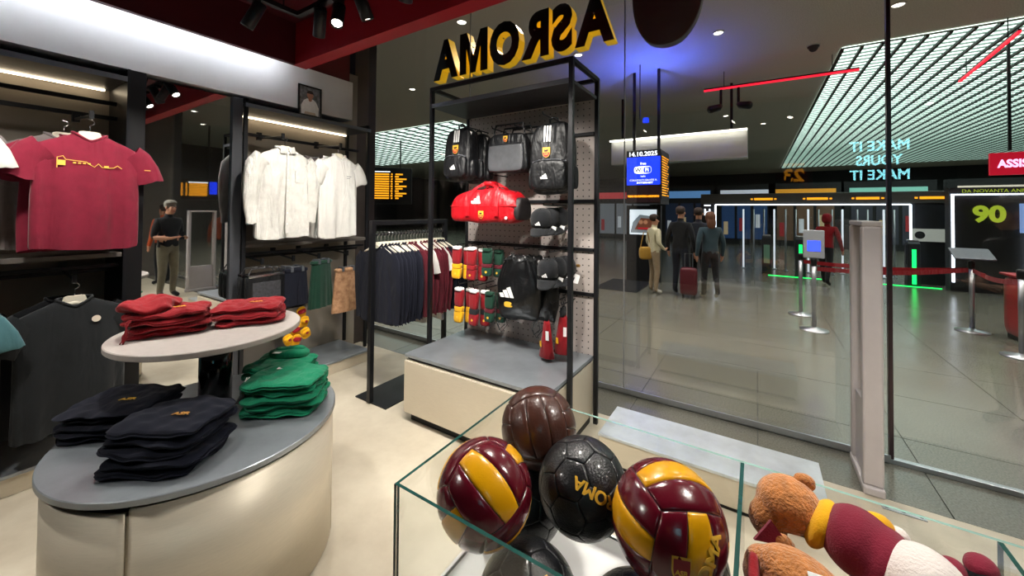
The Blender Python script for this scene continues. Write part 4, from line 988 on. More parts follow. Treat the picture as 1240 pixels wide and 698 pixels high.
# local coordinates around the belly; head to the left, legs to the right
blob('head', [((-.085, .078, .055), (.062, .054, .055), None), ((-.125, .058, .022), (.036, .034, .034), (0, .5, 0))], m_fur, t)
blob('muzzle', [((-.124, .058, .012), (.040, .036, .032), (0, .6, 0))], m_fur2, t)
for x, y in ((-.055, .10), (-.10, -.005)): blob('ear', [((x, y, .10 if y > .05 else .02), (.024, .013, .02), (0, .3, .2))], m_fur, t)
blob('collar', [((-.030, .063, .045), (.024, .056, .052), (0, .35, -.25))], f_yellow, t)
blob('shirt', [((.025, .045, .045), (.062, .066, .060), (0, .25, -.3)), ((.06, .03, .035), (.045, .068, .058), (0, .25, -.3))], f_maroon, t)
for s, (x, y, z) in ((1, (.06, .092, .058)), (-1, (.0, -.03, -.03))):
    a = blob('sleeve', [((x, y, z), (.036, .022, .028), (0, .2, .5*s))], f_yellow, t)
    blob('paw', [((x+.034, y+.012*s, z-.012), (.022, .018, .02), None)], m_plw, t)
blob('trousers', [((.105, .0, .03), (.066, .074, .068), (0, .3, -.3)), ((.15, -.02, .0), (.04, .055, .04), None)], m_plw, t)
for p in ((.165, .075, .012), (.205, .085, .03)):
    f_ = blob('shoe', [((p[0]+.0, p[1], p[2]), (.026, .032, .036), (0, 0, -.4))], f_black, t)
    blob('shoe_toe', [((p[0]-.002, p[1]+.004, p[2]+.02), (.024, .029, .02), (0, 0, -.4))], f_maroon, f_)
blob('tail', [((.115, -.055, .06), (.028, .02, .022), None)], m_fur, t)
t = thing('plush_bear', 'plush bear lying in front with white hang tag on head', 'plush toy', (.038, .86, .93))
blob('head', [((.03, .012, .055), (.075, .05, .05), (0, .1, -.3)), ((-.028, .03, .045), (.034, .036, .036), None)], m_fur, t)
blob('muzzle', [((-.035, .032, .03), (.030, .034, .03), None)], m_fur2, t)
for p in ((.09, .02, .06), (.075, -.05, .06)): blob('ear', [(p, (.022, .015, .022), None)], m_fur, t)
MB().box(-.028, .028, -.002, .0, -.009, .009).build('hang_tag', m_logo, t, loc=(.06, -.03, .107), rot=(-.9, .1, .25), bevel=.002)
blob('collar', [((.115, -.03, .03), (.022, .05, .045), (0, 0, -.3))], f_yellow, t)
blob('shirt', [((.165, -.05, .01), (.06, .065, .055), (0, .2, -.3))], f_maroon, t)
MB().prism([(-.035, 0), (.03, 0), (.0, .04)], -.004, .004, 'y').build('scarf_end', f_maroon, t, loc=(-.012, .105, .045), rot=(-.3, 0, .3))
MB().sq(.01, .05, .05, 6, 4, (-.045, -.02, .03)).build('scarf', f_red, t, smooth=True)
t = thing('plush_bear', 'plush bear at the bottom of the second compartment', 'plush toy', (.17, .86, .79))
blob('body', [((0, 0, 0), (.09, .09, .09), None), ((-.1, .05, .0), (.06, .06, .06), None)], m_fur, t)
blob('shirt', [((.01, 0, 0), (.085, .095, .095), None)], f_maroon, t)
t = thing('plush_bear', 'plush bear under the face down bear', 'plush toy', (.17, 1.0, .84))
blob('body', [((0, 0, 0), (.1, .08, .08), None), ((-.1, .03, .0), (.055, .055, .055), None)], m_fur, t)
blob('shirt', [((.02, 0, 0), (.085, .085, .085), None)], f_maroon, t)
# ---------------------------------------------------------------- concourse: boards, gates, screens
m_screen_blue = lamp_mat('screen_blue', '#1133e0', 1.6); m_orange_glow = lamp_mat('led_and_print_glow', '#ffa51e', 1.5); m_screen_white = lamp_mat('screen_white', '#f4f7ff', 1.6)
m_cyan = lamp_mat('sign_cyan', '#8fe9f5', 9.0); m_green = lamp_mat('led_green', '#12e860', 3.0); m_tube = lamp_mat('tube_white', '#eaf2ff', 3.0); m_redreflect = lamp_mat('reflected_red', '#ff2038', 1.6)
m_gun = M('gunmetal', '#3c3f45', .4, .5, var=.1, vscale=8); m_bluegl = lamp_mat('screen_pale_blue', '#6f9cff', 1.2)
t = thing('info_totem', 'tall hanging information totem with blue wireless screen and orange timetable side', 'information board', (-2.15, 9.0, 0))
MB().box(-.42, .34, 0, .95, 1.85, 3.08).build('housing', m_black, t, bevel=.01)
MB().box(-.36, -.30, .3, .36, 3.08, 5.0).build('hanger_rod', m_black, t); MB().box(.2, .26, .3, .36, 3.08, 5.0).build('hanger_rod', m_black, t)
sc_ = MB().box(-.41, .33, -.012, 0, 2.28, 2.92).build('screen', m_screen_blue, t)
text('date_line', '14.10.2025', .14, m_screen_white, sc_, (-.04, -.016, 2.99), bold=.003, wmax=.62)
MB().sq(.19, .012, .085, 8, 4, (-.05, -.016, 2.62)).build('logo_pill', m_screen_white, sc_, smooth=True)
text('logo_word', 'Wi', .13, M('ink_dark', '#1a2140', .5), sc_, (-.14, -.032, 2.62), bold=.003)
MB().sq(.085, .014, .07, 8, 4, (.05, -.018, 2.62)).build('logo_pill', m_screen_blue, sc_, smooth=True)
text('logo_word', 'Fi', .12, m_screen_white, sc_, (.05, -.036, 2.62), bold=.003)
text('screen_word', 'free', .08, m_screen_white, sc_, (-.04, -.016, 2.77), bold=.002); text('screen_word', 'italia', .06, m_screen_white, sc_, (-.04, -.016, 2.48))
text('screen_line', 'COLLEGATI GRATIS A', .055, m_screen_white, sc_, (-.04, -.016, 2.39), wmax=.6); text('screen_line', 'INTERNET', .055, m_screen_white, sc_, (-.0, -.016, 2.33), bold=.002, wmax=.36)
lo = MB().box(-.41, .33, -.012, 0, 1.88, 2.26).build('lower_panel', M('panel_maroon', '#2a0f14', .4), t)
text('orange_line', 'TRENO PER FIUMICINO AEROPORTO', .06, m_orange_glow, lo, (-.04, -.016, 2.02), bold=.004, wmax=.7)
sd = MB().box(.34, .35, .04, .92, 1.95, 3.0).build('timetable', m_black, t)
for i in range(16):
    z = 2.93-i*.058
    for a, b in ((.08, .50), (.54, .60), (.66, .84 - .1*(i % 3))): MB().box(.35, .354, a+.02*(i % 2), b, z-.022, z).build('text_row', m_orange_glow, sd)
bl = bpy.data.lights.new('blue', 'SPOT'); bl.spot_size = 2.6; bl.spot_blend = .6; bl.energy = 150; bl.color = (.08, .14, 1); bl.shadow_soft_size = .1
lo = bpy.data.objects.new('blue_lamp', bl); COL.objects.link(lo); lo.parent = t; lo.location = (.05, -.15, 3.8); lo.rotation_euler = (PI, 0, 0)
MB().lathe([(0, .05), (.06, .05), (.07, -.05), (0, -.05)], 16, (.05, -.15, 3.72)).build('blue_uplight', m_screen_blue, t); MB().tube([(-.01, -.15, 3.72), (-.08, -.15, 3.74), (-.08, -.15, 5.0)], .01, 6).build('hanger_rod', m_black, t)
t = thing('ad_screen', 'bright advertising screen showing people in a car below the totem', 'screen', (-2.31, 9.5, 0))
MB().box(-.40, .40, 0, .12, 0, 1.82).build('cabinet', m_black, t, bevel=.01)
s_ = MB().box(-.32, .31, -.01, 0, 1.12, 1.72).build('screen', lamp_mat('ad_white', '#d8e4ec', 1.1), t)
MB().prism([(-.30, 1.16), (.30, 1.16), (.30, 1.55), (-.08, 1.60), (-.24, 1.42)], -.014, -.01, 'y').build('picture_car', M('ad_grey', '#8e98a0', .4, emit=.5), s_)
MB().prism([(-.20, 1.24), (.24, 1.22), (.22, 1.50), (-.05, 1.52)], -.016, -.014, 'y').build('picture_cabin', M('ad_brown', '#7c4a36', .5, emit=.5), s_)
for x in (-.05, .06): MB().lathe([(0, .002), (.05, .002), (.05, 0)], 14).build('picture_face', M('ad_face', '#c98d6a', .5, emit=.5), s_, loc=(x, -.017, 1.42), rot=(PI/2, 0, 0))
MB().box(-.12, .2, -.018, -.016, 1.25, 1.29).build('picture_ribbon', M('ad_red', '#c62433', .5, emit=.6), s_)
# departures board far left
def board(label, loc, rz, w, h, colw):
    t = thing('departure_board', label, 'departure board', loc, rz)
    MB().box(-w/2-.1, w/2+.1, 0, .25, -.1, h+.1).build('housing', m_black, t, bevel=.01)
    for x in (-w*.3, w*.3): MB().box(x-.03, x+.03, .1, .16, h+.1, 5.0-loc[2]).build('hanger_rod', m_black, t)
    MB().box(-w/2, -w/2+w*.16, -.01, 0, h*.2, h).build('blue_strip', m_screen_blue, t)
    for i in range(12):
        z = h*.94-i*h*.075
        if i == 0: MB().box(-w*.3, w*.1, -.01, 0, z-.02, z+.02).build('title_row', m_screen_white, t); continue
        for a, b in ((-.30, .08), (.11, .15), (.20, .44-.08*(i % 3))): MB().box(a*w+.02*(i % 2), b*w, -.01, 0, z-h*.025, z+h*.02).build('text_row', m_orange_glow, t)
board('orange lettered departure board far away behind clothes rack', (-14.7, 12.0, 2.05), .7, 2.2, 1.5, 1)
board('orange lettered departure board seen in the mirror', (11.2, 6.0, 2.1), -1.15, 1.5, .62, 1)
# pale hanging bulkhead behind the totem
t = thing('hanging_bulkhead', 'pale lit bulkhead hanging from concourse ceiling behind blue totem', 'bulkhead', (-1.75, 11.2, 3.05))
MB().box(-1.9, 1.55, 0, .35, 0, .72).build('fascia', m_white, t, bevel=.01)
MB().box(-1.9, 1.55, -.16, -.12, .66, .70).build('light_strip', lamp_mat('strip_warm', '#f3efe0', 7.0), t); MB().box(-1.9, 1.55, -.17, 0, .70, .72).build('light_shelf', m_white, t)
for x in (-1.6, 1.2): MB().box(x-.03, x+.03, .1, .2, .72, 1.95).build('hanger_rod', m_black, t)
# ticket gate line
t = thing('gate_portal', 'long grey ticket gate portal with orange displays and white edge light', 'gate', (0, 13.0, 0))
MB().box(-1.45, 5.0, 0, .35, 1.93, 2.22).build('header', M('header_grey', '#5b5a58', .45, .2, var=.1), t, bevel=.01)
MB().box(-1.05, 3.12, -.03, 0, 1.885, 1.915).build('edge_light', m_tube, t)
for x in (-1.05, 3.12): MB().box(x-.02, x+.02, -.03, .0, .0, 1.9).build('edge_light', m_tube, t)
for x, w in ((-1.28, .35), (3.45, .5), (4.75, .4)): MB().box(x-w/2, x+w/2, .02, .34, 0, 1.93).build('pier', m_gun, t, bevel=.01)
for x in (0.15, 1.35, 2.35, 3.5, 4.4):
    d = MB().box(x-.22, x+.22, -.012, 0, 2.03, 2.09).build('display', m_orange_glow, t)
    for s in (-1, 1): MB().box(x+s*.28-.025, x+s*.28+.025, -.012, 0, 2.04, 2.08).build('display_dot', m_orange_glow, t)
text('gate_letter', 'H', .26, m_screen_white, t, (-1.27, -.01, 1.68), bold=.01)
MB().box(-1.36, -1.18, -.012, 0, 1.86, 1.90).build('letter_bar', m_screen_white, t)
# leaf posts between gates
for i in range(14):
    x = -.35+i*.26
    p_ = thing('gate_leaf_post', ORD[min(i, 11)]+(' slim steel' if i < 12 else ' far slim steel')+(' gate post from the left' if i != 13 else ' gate post at right end'), 'gate post', (x, 13.6+.3*(i % 2), 0), group='gate posts')
    MB().tube([(0, 0, 0), (0, 0, 1.78)], .022, 8).build('post', m_steel if i % 3 else lamp_mat('tube_dim', '#dfe8f2', .9), p_, smooth=True)
    MB().lathe([(.06, 0), (.06, .02), (.02, .03)], 14).build('foot', m_steel, p_)
    MB().box(-.11, .11, -.006, .006, .3, 1.6).build('glass_leaf', m_case, p_)
def turnstile(label, loc, glow):
    t = thing('turnstile', label, 'turnstile', loc, group='turnstile pedestals')
    prof = [(-.12, 0), (.12, 0), (.12, .86), (.08, .98), (-.06, 1.04), (-.12, .98)]
    MB().prism([(y*1.0, z) for y, z in prof], -.11, .11, 'x').build('pedestal', m_gun, t, bevel=.015)
    if glow:
        MB().box(-.035, .035, -.128, -.118, .05, .85).build('light_strip', m_green, t)
        MB().box(-.13, -.12, -.10, -.08, .5, .95).build('reader', m_black, t)
        MB().box(-.7, .42, -.2, -.17, .0, .012).build('floor_light', m_green, t)
    else: MB().box(-.07, .07, -.128, -.118, .3, .8).build('front_panel', M('pale_green', '#7fb09a', .4), t)
    MB().box(-.09, .09, -.08, .08, 1.03, 1.07).build('card_reader', m_steel, t, bevel=.01)
turnstile('turnstile pedestal with glowing green strip, left one', (.95, 12.6, 0), True)
turnstile('turnstile pedestal with glowing green strip, right of door stile', (3.05, 12.6, 0), True)
turnstile('dark turnstile pedestal left of the green ones', (.22, 12.75, 0), False)
# far shops beyond the gates
for i, (x, w, c, e) in enumerate(((-11, 3.4, '#5a4a3a', .35), (-7, 3.2, '#8a8f98', .5), (-3.4, 2.4, '#23324d', .4), (-.6, 2.2, '#2a4a7a', .5), (2.0, 2.4, '#6a5240', .4), (5.0, 2.6, '#3a3c48', .3), (9.0, 3.6, '#7a6a50', .35))):
    t = thing('far_shop_front', ['dim brown', 'pale grey', 'dark blue', 'bright blue', 'warm brown', 'dark grey', 'ochre'][i]+' lit shop front far beyond the ticket gates', 'shop', (x, 24, 0), group='far shop fronts')
    MB().box(-w/2-.3, w/2+.3, 0, .4, 0, 3.2).build('wall', m_dark, t)
    for k in range(3):
        a = -w/2+k*w/3+.06; p_ = MB().box(a, a+w/3-.12, -.03, 0, .3, 2.2).build('window_pane', lamp_mat('shopglow%d' % i, c, e*.45), t)
        MB().box(a+.1, a+.3, -.06, -.03, .5+.2*k, 1.2+.2*k).build('display', lamp_mat('shopitem%d%d' % (i, k), ['#c9b28a', '#9a2a30', '#d8dde6'][(i+k) % 3], .3), p_)
    MB().box(-w/2, w/2, -.06, 0, 2.5, 2.9).build('sign_band', lamp_mat('shopsign%d' % i, ['#e2d9c0', '#d04a50', '#6fa8e8', '#e8f0ff', '#e8a030', '#8ad0c0', '#f0e0d0'][i], .4), t)
# red belts and posts
def stanchion(label, x, y, h=.98, sign=None, tab=False):
    t = thing('stanchion', label, 'stanchion', (x, y, 0), group='queue posts')
    MB().lathe([(.17, 0), (.17, .012), (.05, .03), (.028, .05)], 24).build('base', m_steel, t, smooth=True)
    MB().tube([(0, 0, .03), (0, 0, h)], .028, 12).build('pole', m_steel, t, smooth=True)
    MB().lathe([(.035, h-.09), (.038, h), (.03, h+.02), (0, h+.025)], 16).build('belt_head', m_black, t, smooth=True)
    if tab:
        MB().box(-.12, .12, -.02, .02, h+.02, h+.42).build('tablet', M('tablet_shell', '#c2c4cc', .35), t, bevel=.012)
        MB().box(-.075, .075, -.024, -.02, h+.12, h+.27).build('tablet_screen', lamp_mat('tablet_blue', '#3b52ff', 2.0), t)
    if sign: MB().box(-.2, .2, -.14, .14, -.012, .012).build('sign_plate', m_greymetal, t, loc=(0, 0, h+.12), rot=(.5, 0, 0), bevel=.01); MB().tube([(0, 0, h), (0, 0, h+.12)], .015, 8).build('sign_neck', m_greymetal, t)
stanchion('steel queue post with grey tablet and blue square', .68, 6.95, 1.0, tab=True)
stanchion('steel queue post just left of the tablet post', .60, 7.9, .98)
stanchion('steel queue post with tilted sign plate right of door stile', 2.57, 8.14, .98, sign=True)
stanchion('steel queue post at right picture edge', 2.60, 7.0, 1.0)
def belt(label, a, b, z=.9):
    v = Vector((b[0]-a[0], b[1]-a[1], 0)); t = thing('queue_belt', label, 'belt', (a[0], a[1], z-.03), math.atan2(v.y, v.x), 'red queue belts')
    L = v.length; n = 10
    MB().loft([[(L*k/n, d, dz-.05*math.sin(PI*k/n)) for d, dz in ((-.002, -.03), (.002, -.03), (.002, .03), (-.002, .03))] for k in range(n+1)]).build('webbing', f_red, t)
    MB().box(L*.2, L*.3, -.004, .004, -.052, .0).build('printed_patch', m_red, t)
belt('red queue belt from tablet post towards the red counter', (.72, 6.97), (2.53, 8.12)); belt('red queue belt between the sign post and edge post', (2.57, 8.1), (2.6, 7.04)); belt('red queue belt behind the tablet post', (.64, 7.9), (2.54, 8.17))
t = thing('red_counter', 'red box shaped counter at right picture edge', 'counter', (3.14, 7.8, 0))
MB().sq(.30, .35, .40, 8, 10, (0, 0, .44)).build('body', M('red_gloss', '#a8101c', .35, var=.08), t, smooth=True); MB().box(-.26, .26, -.3, .3, 0, .06).build('toe_kick', m_black, t)
MB().box(-.31, .31, -.36, .36, .84, .87).build('top', MATS['red_gloss'], t, bevel=.008)
# customer service sign, ninety sign, red window reflections built as bars
t = thing('service_sign', 'red hanging customer service sign at upper right', 'sign', (4.5, 11.0, 2.42), -.12)
MB().box(-.75, .85, 0, .1, 0, .42).build('panel', lamp_mat('sign_red', '#c0102c', .8), t, bevel=.008)
text('sign_text', 'ASSISTENZA CLIENTI', .2, lamp_mat('sign_lilac', '#e6c8ff', 1.6), t, (.06, -.004, .21), bold=.008, wmax=1.45)
for x in (-.5, .5): MB().box(x-.02, x+.02, .03, .07, .46, 2.55).build('hanger_rod', m_black, t)
t = thing('shop_window', 'shop window with lime ninety and white edge light, right edge', 'shop window', (4.3, 12.2, 0))
MB().box(-.75, .9, .05, .3, 0, 2.25).build('wall', m_dark, t); MB().box(-.72, .85, .0, .012, .1, 2.0).build('pane', m_case, t)
for a in ((-.74, -.70, .2, 2.1), (.30, .33, .2, 1.9)): MB().box(a[0], a[1], -.03, 0, a[2], a[3]).build('edge_light', m_tube, t)
MB().box(-.74, .9, -.03, 0, 2.08, 2.11).build('edge_light', m_tube, t)
text('number', '90', .46, lamp_mat('lime', '#b3cc38', .55), t, (-.2, -.03, 1.68), bold=.02); text('caption', 'DA NOVANTA ANNI', .1, lamp_mat('lime', '#b3cc38', .55), t, (-.12, -.03, 2.17))
MB().box(.22, .7, -.02, 0, 1.3, 1.9).build('poster', lamp_mat('poster_blue', '#7fa0d8', .7), t)
t = thing('wall_poster', 'pale wall poster between right turnstile and lime window', 'poster', (3.42, 13.0, 0)); MB().box(-.28, .42, -.03, 0, 1.02, 1.32).build('sheet', lamp_mat('poster_pale', '#b9beb6', .45), t); MB().lathe([(.06, 0), (.09, 0), (.09, .004), (.06, .004)], 16).build('emblem', m_gun, t, loc=(-.15, -.032, 1.17), rot=(PI/2, 0, 0))
def rail(label, a, b, spots=()):  # red lines reflected in the shop window, built as added glowing bars
    v = Vector(b)-Vector(a); t = thing('red_reflection_bar', label, 'reflection stand-in', a, math.atan2(v.y, v.x)); L = v.length
    MB().box(0, L, -.02, .02, -.02, .02).build('reflected_line', m_redreflect, t); MB().box(0, L, -.02, .02, .02, .05).build('housing', m_black, t)
    for k in (.15, .85): MB().tube([(L*k, 0, .05), (L*k, 0, 5.0-a[2])], .008, 6).build('rod', m_black, t)
    for x, s in spots:
        st = MB().tube([(x, 0, -.02), (x, 0, -.42)], .03, 8).build('drop_stem', m_black, t)
        MB().tube([(x, 0, -.40), (x+s*.05, -.06, -.46), (x+s*.22, -.22, -.52)], [.05, .085, .085], 12).build('spot_head', m_black, st, smooth=True)
rail('glowing bar standing in for red window reflection with two black spotlights', (-1.08, 10.3, 4.6), (1.76, 10.35, 4.6), ((.36, -1), (.72, 1)))
rail('short glowing bar standing in for a red window reflection, upper right', (3.77, 12.4, 4.6), (3.55, 9.5, 4.6))
# dome camera on the ceiling
t = thing('dome_camera', 'small dark dome camera on the concourse ceiling', 'camera', (.95, 9.6, 5.0)); MB().lathe([(.1, 0), (.1, -.04), (.08, -.05), (.07, -.09), (.04, -.12), (0, -.13)], 20).build('dome', m_gun, t, smooth=True); MB().lathe([(.11, 0), (.11, -.02), (0, -.02)], 20).build('mount', m_white, t)
# floor grille
t = thing('floor_grille', 'dark slatted floor grille in concourse left of the people', 'grille', (-2.55, 8.75, 0))
MB().box(-.45, .45, -.7, .7, 0, .004).build('frame', m_black, t)
for k in range(14): MB().box(-.47, .47, -.66+k*.1, -.61+k*.1, .004, .010).build('slat', m_gun, t)

# ---------------------------------------------------------------- people
def person(name, label, loc, rz, h, mats, arms='down', stride=.0, hair='short', lean=0.0, head_dip=0.0):
    """one continuous skinned body; materials follow the nearest bone"""
    k = h/1.75; t = thing(name, label, 'person', loc, rz)
    sk, hr, tp, tr, sh = mats
    J = {'pel': (0, 0, .96), 'sp': (0, -.01-lean*.3, 1.14), 'ch': (0, -.01-lean*.7, 1.33), 'nb': (0, 0-lean, 1.465), 'nk': (0, -.01-lean, 1.53), 'h1': (0, -.03-lean-head_dip*.5, 1.60), 'h2': (0, -.02-lean-head_dip, 1.69), 'jaw': (0, -.075-lean-head_dip, 1.585-head_dip*.3)}
    Rr = {'pel': (.155, .115), 'sp': (.135, .105), 'ch': (.165, .115), 'nb': (.085, .075), 'nk': (.052, .055), 'h1': (.068, .08), 'h2': (.066, .08), 'jaw': (.035, .035)}
    E_ = [('pel', 'sp', 't'), ('sp', 'ch', 't'), ('ch', 'nb', 't'), ('nb', 'nk', 's'), ('nk', 'h1', 's'), ('h1', 'h2', 's'), ('h1', 'jaw', 's')]
    for s, n in ((-1, 'l'), (1, 'r')):
        st = stride*s
        J.update({'hp'+n: (s*.085, 0, .90), 'kn'+n: (s*.10, -.03-st*.5+(.02 if st > 0 else 0), .50), 'an'+n: (s*.105, .02-st, .10+(.05 if st < 0 else 0)), 'to'+n: (s*.12, -.13-st, .045+(.0 if st >= 0 else .0))})
        Rr.update({'hp'+n: (.098, .10), 'kn'+n: (.066, .066), 'an'+n: (.046, .048), 'to'+n: (.042, .034)})
        E_ += [('pel', 'hp'+n, 'p'), ('hp'+n, 'kn'+n, 'p'), ('kn'+n, 'an'+n, 'p'), ('an'+n, 'to'+n, 'f')]
        y0 = -lean*.8
        if arms == 'down': el, wr, ha = (s*.255, .03+st*.25+y0, 1.14), (s*.265, -.03+st*.5+y0, .90), (s*.265, -.05+st*.55+y0, .83)
        elif arms == 'phone': el, wr, ha = (s*.23, .02+y0, 1.12), (s*.14, -.22+y0, 1.10), (s*.09, -.29+y0, 1.12)
        else: el, wr, ha = (s*.25, .02+y0, 1.14), (s*.2, -.14+y0, 1.0), (s*.16, -.2+y0, 1.02)
        J.update({'sh'+n: (s*.175, y0, 1.41), 'el'+n: el, 'wr'+n: wr, 'ha'+n: ha}); Rr.update({'sh'+n: (.07, .075), 'el'+n: (.05, .05), 'wr'+n: (.033, .033), 'ha'+n: (.034, .022)})
        E_ += [('ch', 'sh'+n, 't'), ('sh'+n, 'el'+n, 't'), ('el'+n, 'wr'+n, 't' if arms != 'phone' else 's'), ('wr'+n, 'ha'+n, 's')]
        d = (Vector(ha)-Vector(wr)).normalized(); side = Vector((0, 1, 0)) if arms == 'down' else Vector((1, 0, 0))
        for q in range(4):
            b = Vector(ha)+side*(-.026+.0175*q)+d*.02; e = b+d*(.055+.012*(q in (1, 2)))+Vector((-s*.012, 0, 0))
            J['f%s%d' % (n, q)] = tuple(e); Rr['f%s%d' % (n, q)] = (.009, .009); E_.append(('ha'+n, 'f%s%d' % (n, q), 's'))
        J['th'+n] = tuple(Vector(wr)+side*(-.045)+d*.05); Rr['th'+n] = (.010, .010); E_.append(('wr'+n, 'th'+n, 's'))
    names = list(J); ix = {n: i for i, n in enumerate(names)}
    me = bpy.data.meshes.new('body'); me.from_pydata([tuple(c*k for c in J[n]) for n in names], [(ix[a], ix[b]) for a, b, _ in E_], [])
    o = bpy.data.objects.new('tmp', me); COL.objects.link(o)
    o.modifiers.new('k', 'SKIN').use_smooth_shade = True
    for n in names: v = me.skin_vertices[0].data[ix[n]]; v.radius = (Rr[n][0]*k, Rr[n][1]*k); v.use_root = n == 'pel'
    u = o.modifiers.new('s', 'SUBSURF'); u.levels = 2; u.render_levels = 2
    dg = bpy.context.evaluated_depsgraph_get(); dg.update(); ev = bpy.data.meshes.new_from_object(o.evaluated_get(dg)); bpy.data.objects.remove(o)
    ev.materials.clear()
    order = {'s': 0, 't': 1, 'p': 2, 'f': 3}
    for m in (sk, tp, tr, sh): ev.materials.append(m)
    segs = [(Vector(J[a])*k, Vector(J[b])*k, order[c], max(Rr[a][0], Rr[b][0])*k) for a, b, c in E_]
    for p in ev.polygons:
        c = p.center; best = None
        for a, b, m, r in segs:
            ab = b-a; tt = max(0, min(1, (c-a).dot(ab)/ab.length_squared)); d = (c-a-ab*tt).length-r*.5
            if best is None or d < best[0]: best = (d, m)
        m = best[1]
        if m == 1 and c.z < .93*k and abs(c.x) < .2*k: m = 2
        if m == 2 and c.z > .96*k: m = 1
        p.material_index = m; p.use_smooth = True
    obj('body', ev, t)
    hx = Vector(J['h2'])*k
    def cut(x, y, z): return (x, y if y > -.35*.09*k or z > .02*k else y*.35, z)
    if hair == 'long':
        MB().sq(.092*k, .105*k, .12*k, 12, 2.4, (hx.x, hx.y+.02*k, hx.z-.015*k), cut).build('hair', hr, t, smooth=True)
        MB().sq(.085*k, .05*k, .12*k, 10, 2.6, (hx.x, hx.y+.075*k, hx.z-.13*k)).build('hair', hr, t, smooth=True)
    elif hair == 'short': MB().sq(.086*k, .10*k, .085*k, 12, 2.3, (hx.x, hx.y+.02*k, hx.z+.025*k), cut).build('hair', hr, t, smooth=True)
    elif hair == 'hood': MB().sq(.10*k, .115*k, .13*k, 12, 2.5, (hx.x, hx.y+.03*k, hx.z-.02*k), cut).build('hood', tp, t, smooth=True)
    for s in (-1, 1):
        MB().sq(.009*k, .006*k, .008*k, 4, 2, (s*.03*k, hx.y-.078*k, hx.z-.035*k)).build('eye', m_black, t, smooth=True)
        MB().sq(.012*k, .02*k, .028*k, 5, 2.5, (s*.078*k, hx.y+.005*k, hx.z-.04*k)).build('ear', sk, t, smooth=True)
    MB().sq(.012*k, .02*k, .02*k, 5, 2.2, (0, hx.y-.09*k, hx.z-.06*k)).build('nose', sk, t, smooth=True)
    MB().sq(.024*k, .006*k, .006*k, 5, 2.2, (0, hx.y-.082*k, hx.z-.10*k)).build('mouth', M('lips', '#8a4a44', .6), t, smooth=True)
    return t
m_skin = M('skin', '#c48e72', .55, var=.08); m_hair = M('hair_brown', '#3b2a22', .7, var=.3, vscale=60); m_hairl = M('hair_auburn', '#6f4630', .7, var=.3, vscale=60); m_hairg = M('hair_grey', '#8d8981', .7, var=.3, vscale=60)
c_cream = fab('cream', '#d8cfae'); c_beige = fab('beige', '#a08b70'); c_blackc = fab('jet', '#101116'); c_slate = fab('slate', '#33464f'); c_jean = fab('jean', '#20242f'); c_olive = fab('olive_grey', '#77715f'); c_shoe = fab('shoe_white', '#cfccc4')
person('person', 'person in cream top and beige trousers, leftmost in concourse', (-1.78, 8.2, 0), 2.3, 1.58, (m_skin, m_hair, c_cream, c_beige, c_shoe), hair='short', arms='hold')
person('person', 'person in black coat and dark trousers in the middle of group', (-1.30, 8.35, 0), 2.9, 1.74, (m_skin, m_hair, c_blackc, c_jean, c_blackc), hair='short')
person('person', 'person in dark blue jacket with auburn hair, right of group', (-.76, 8.3, 0), 3.6, 1.64, (m_skin, m_hairl, c_slate, c_blackc, c_shoe), hair='long', stride=.08)
person('person', 'person in black jacket partly behind the auburn haired person', (-1.02, 8.75, 0), 3.0, 1.72, (m_skin, m_hair, c_jean, c_blackc, c_blackc), hair='short')
person('person', 'person in red hooded jacket walking to the gates', (1.33, 11.4, 0), 2.7, 1.62, (m_skin, m_hair, f_red, c_blackc, c_blackc), hair='hood', stride=.22, lean=.1)
person('person', 'grey haired man in black shirt reading phone, seen in mirror', (1.66, 2.58, 0), -1.9, 1.76, (m_skin, m_hairg, f_black, c_olive, c_blackc), arms='phone', hair='short', head_dip=.04)
person('person', 'person in orange jacket beyond the entrance, seen in mirror', (3.4, 3.0, 0), 1.2, 1.7, (m_skin, m_hair, fab('orange', '#c8572a'), c_blackc, c_blackc), hair='short')
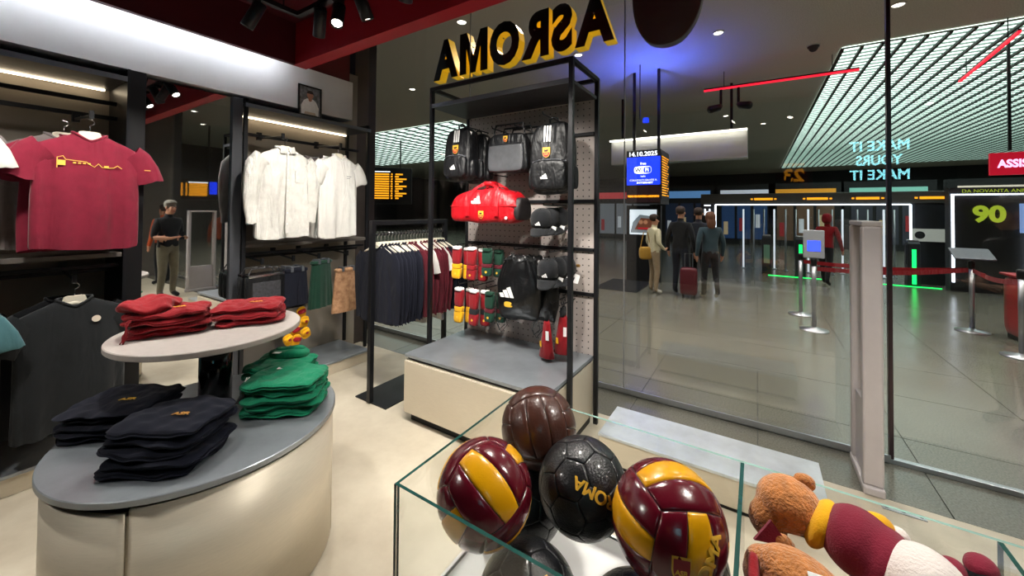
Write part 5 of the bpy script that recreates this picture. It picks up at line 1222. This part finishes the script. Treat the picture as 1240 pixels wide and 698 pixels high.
t = thing('phone', 'dark phone held by the man in black shirt', 'phone', (1.66-.34*math.sin(1.9), 2.58-.34*math.cos(1.9), 1.16), -1.9); MB().box(-.036, .036, -.005, .005, -.07, .07).build('shell', m_black, t, bevel=.003); MB().box(-.032, .032, .005, .006, -.062, .062).build('screen', m_bluegl, t)
t = thing('shoulder_bag', 'ochre bag held by the cream topped person', 'bag', (-1.93, 8.14, .82), .4); MB().sq(.13, .06, .13, 10, 4).build('body', fab('ochre', '#b98d3a'), t, smooth=True); MB().tube([(-.1, 0, .12), (-.04, 0, .42), (.04, 0, .42), (.1, 0, .12)], .01, 6).build('strap', MATS['fabric_ochre'], t)
t = thing('suitcase', 'dark red suitcase beside the black coated person', 'suitcase', (-1.12, 8.15, 0)); MB().sq(.15, .10, .26, 10, 8, (0, 0, .33)).build('shell', M('case_bordeaux', '#5a1a24', .4), t, smooth=True); MB().tube([(-.07, 0, .58), (-.07, 0, .86), (.07, 0, .86), (.07, 0, .58)], .009, 6).build('handle', m_greymetal, t)
for x in (-.1, .1): MB().tube([(x-.015, 0, .035), (x+.015, 0, .035)], .035, 10).build('wheel', m_black, t)

# ---------------------------------------------------------------- what the shop window mirrors: screen and shirt on the back wall
t = thing('wall_screen', 'dark wall screen with cyan slogan behind the viewer, mirrored in the window', 'screen', (1.9, -2.6, 2.0), PI)
MB().box(-1.0, 1.0, -.06, 0, 0, 1.3).build('panel', M('screen_black', '#0a0b0d', .3), t, bevel=.01)
for i, s in enumerate(('MAKE IT', 'YOURS', 'MAKE IT')):
    text('slogan_line', s, .26, m_cyan, t, (-.36 if False else ([0, .0, 0][i]), -.064, .93-i*.27), bold=.006, wmax=[.82, .64, .82][i])
s = shirt('football_shirt', 'maroon football shirt numbered twenty three on the wall behind the viewer', 'shirt', f_maroon, (.62, -2.45, 2.78), PI, W=.62, L=.80, seed=77)
text('shirt_number', '23', .34, m_orange_glow, s, (0, -.066, -.36), bold=.012); text('shirt_name', 'MANCINI', .08, m_orange_glow, s, (0, -.06, -.15), bold=.002)  # cloth print given an added glow; neither number nor name is a lamp
hanger('cream hanger in the numbered football shirt', (.62, -2.45, 2.785), PI)
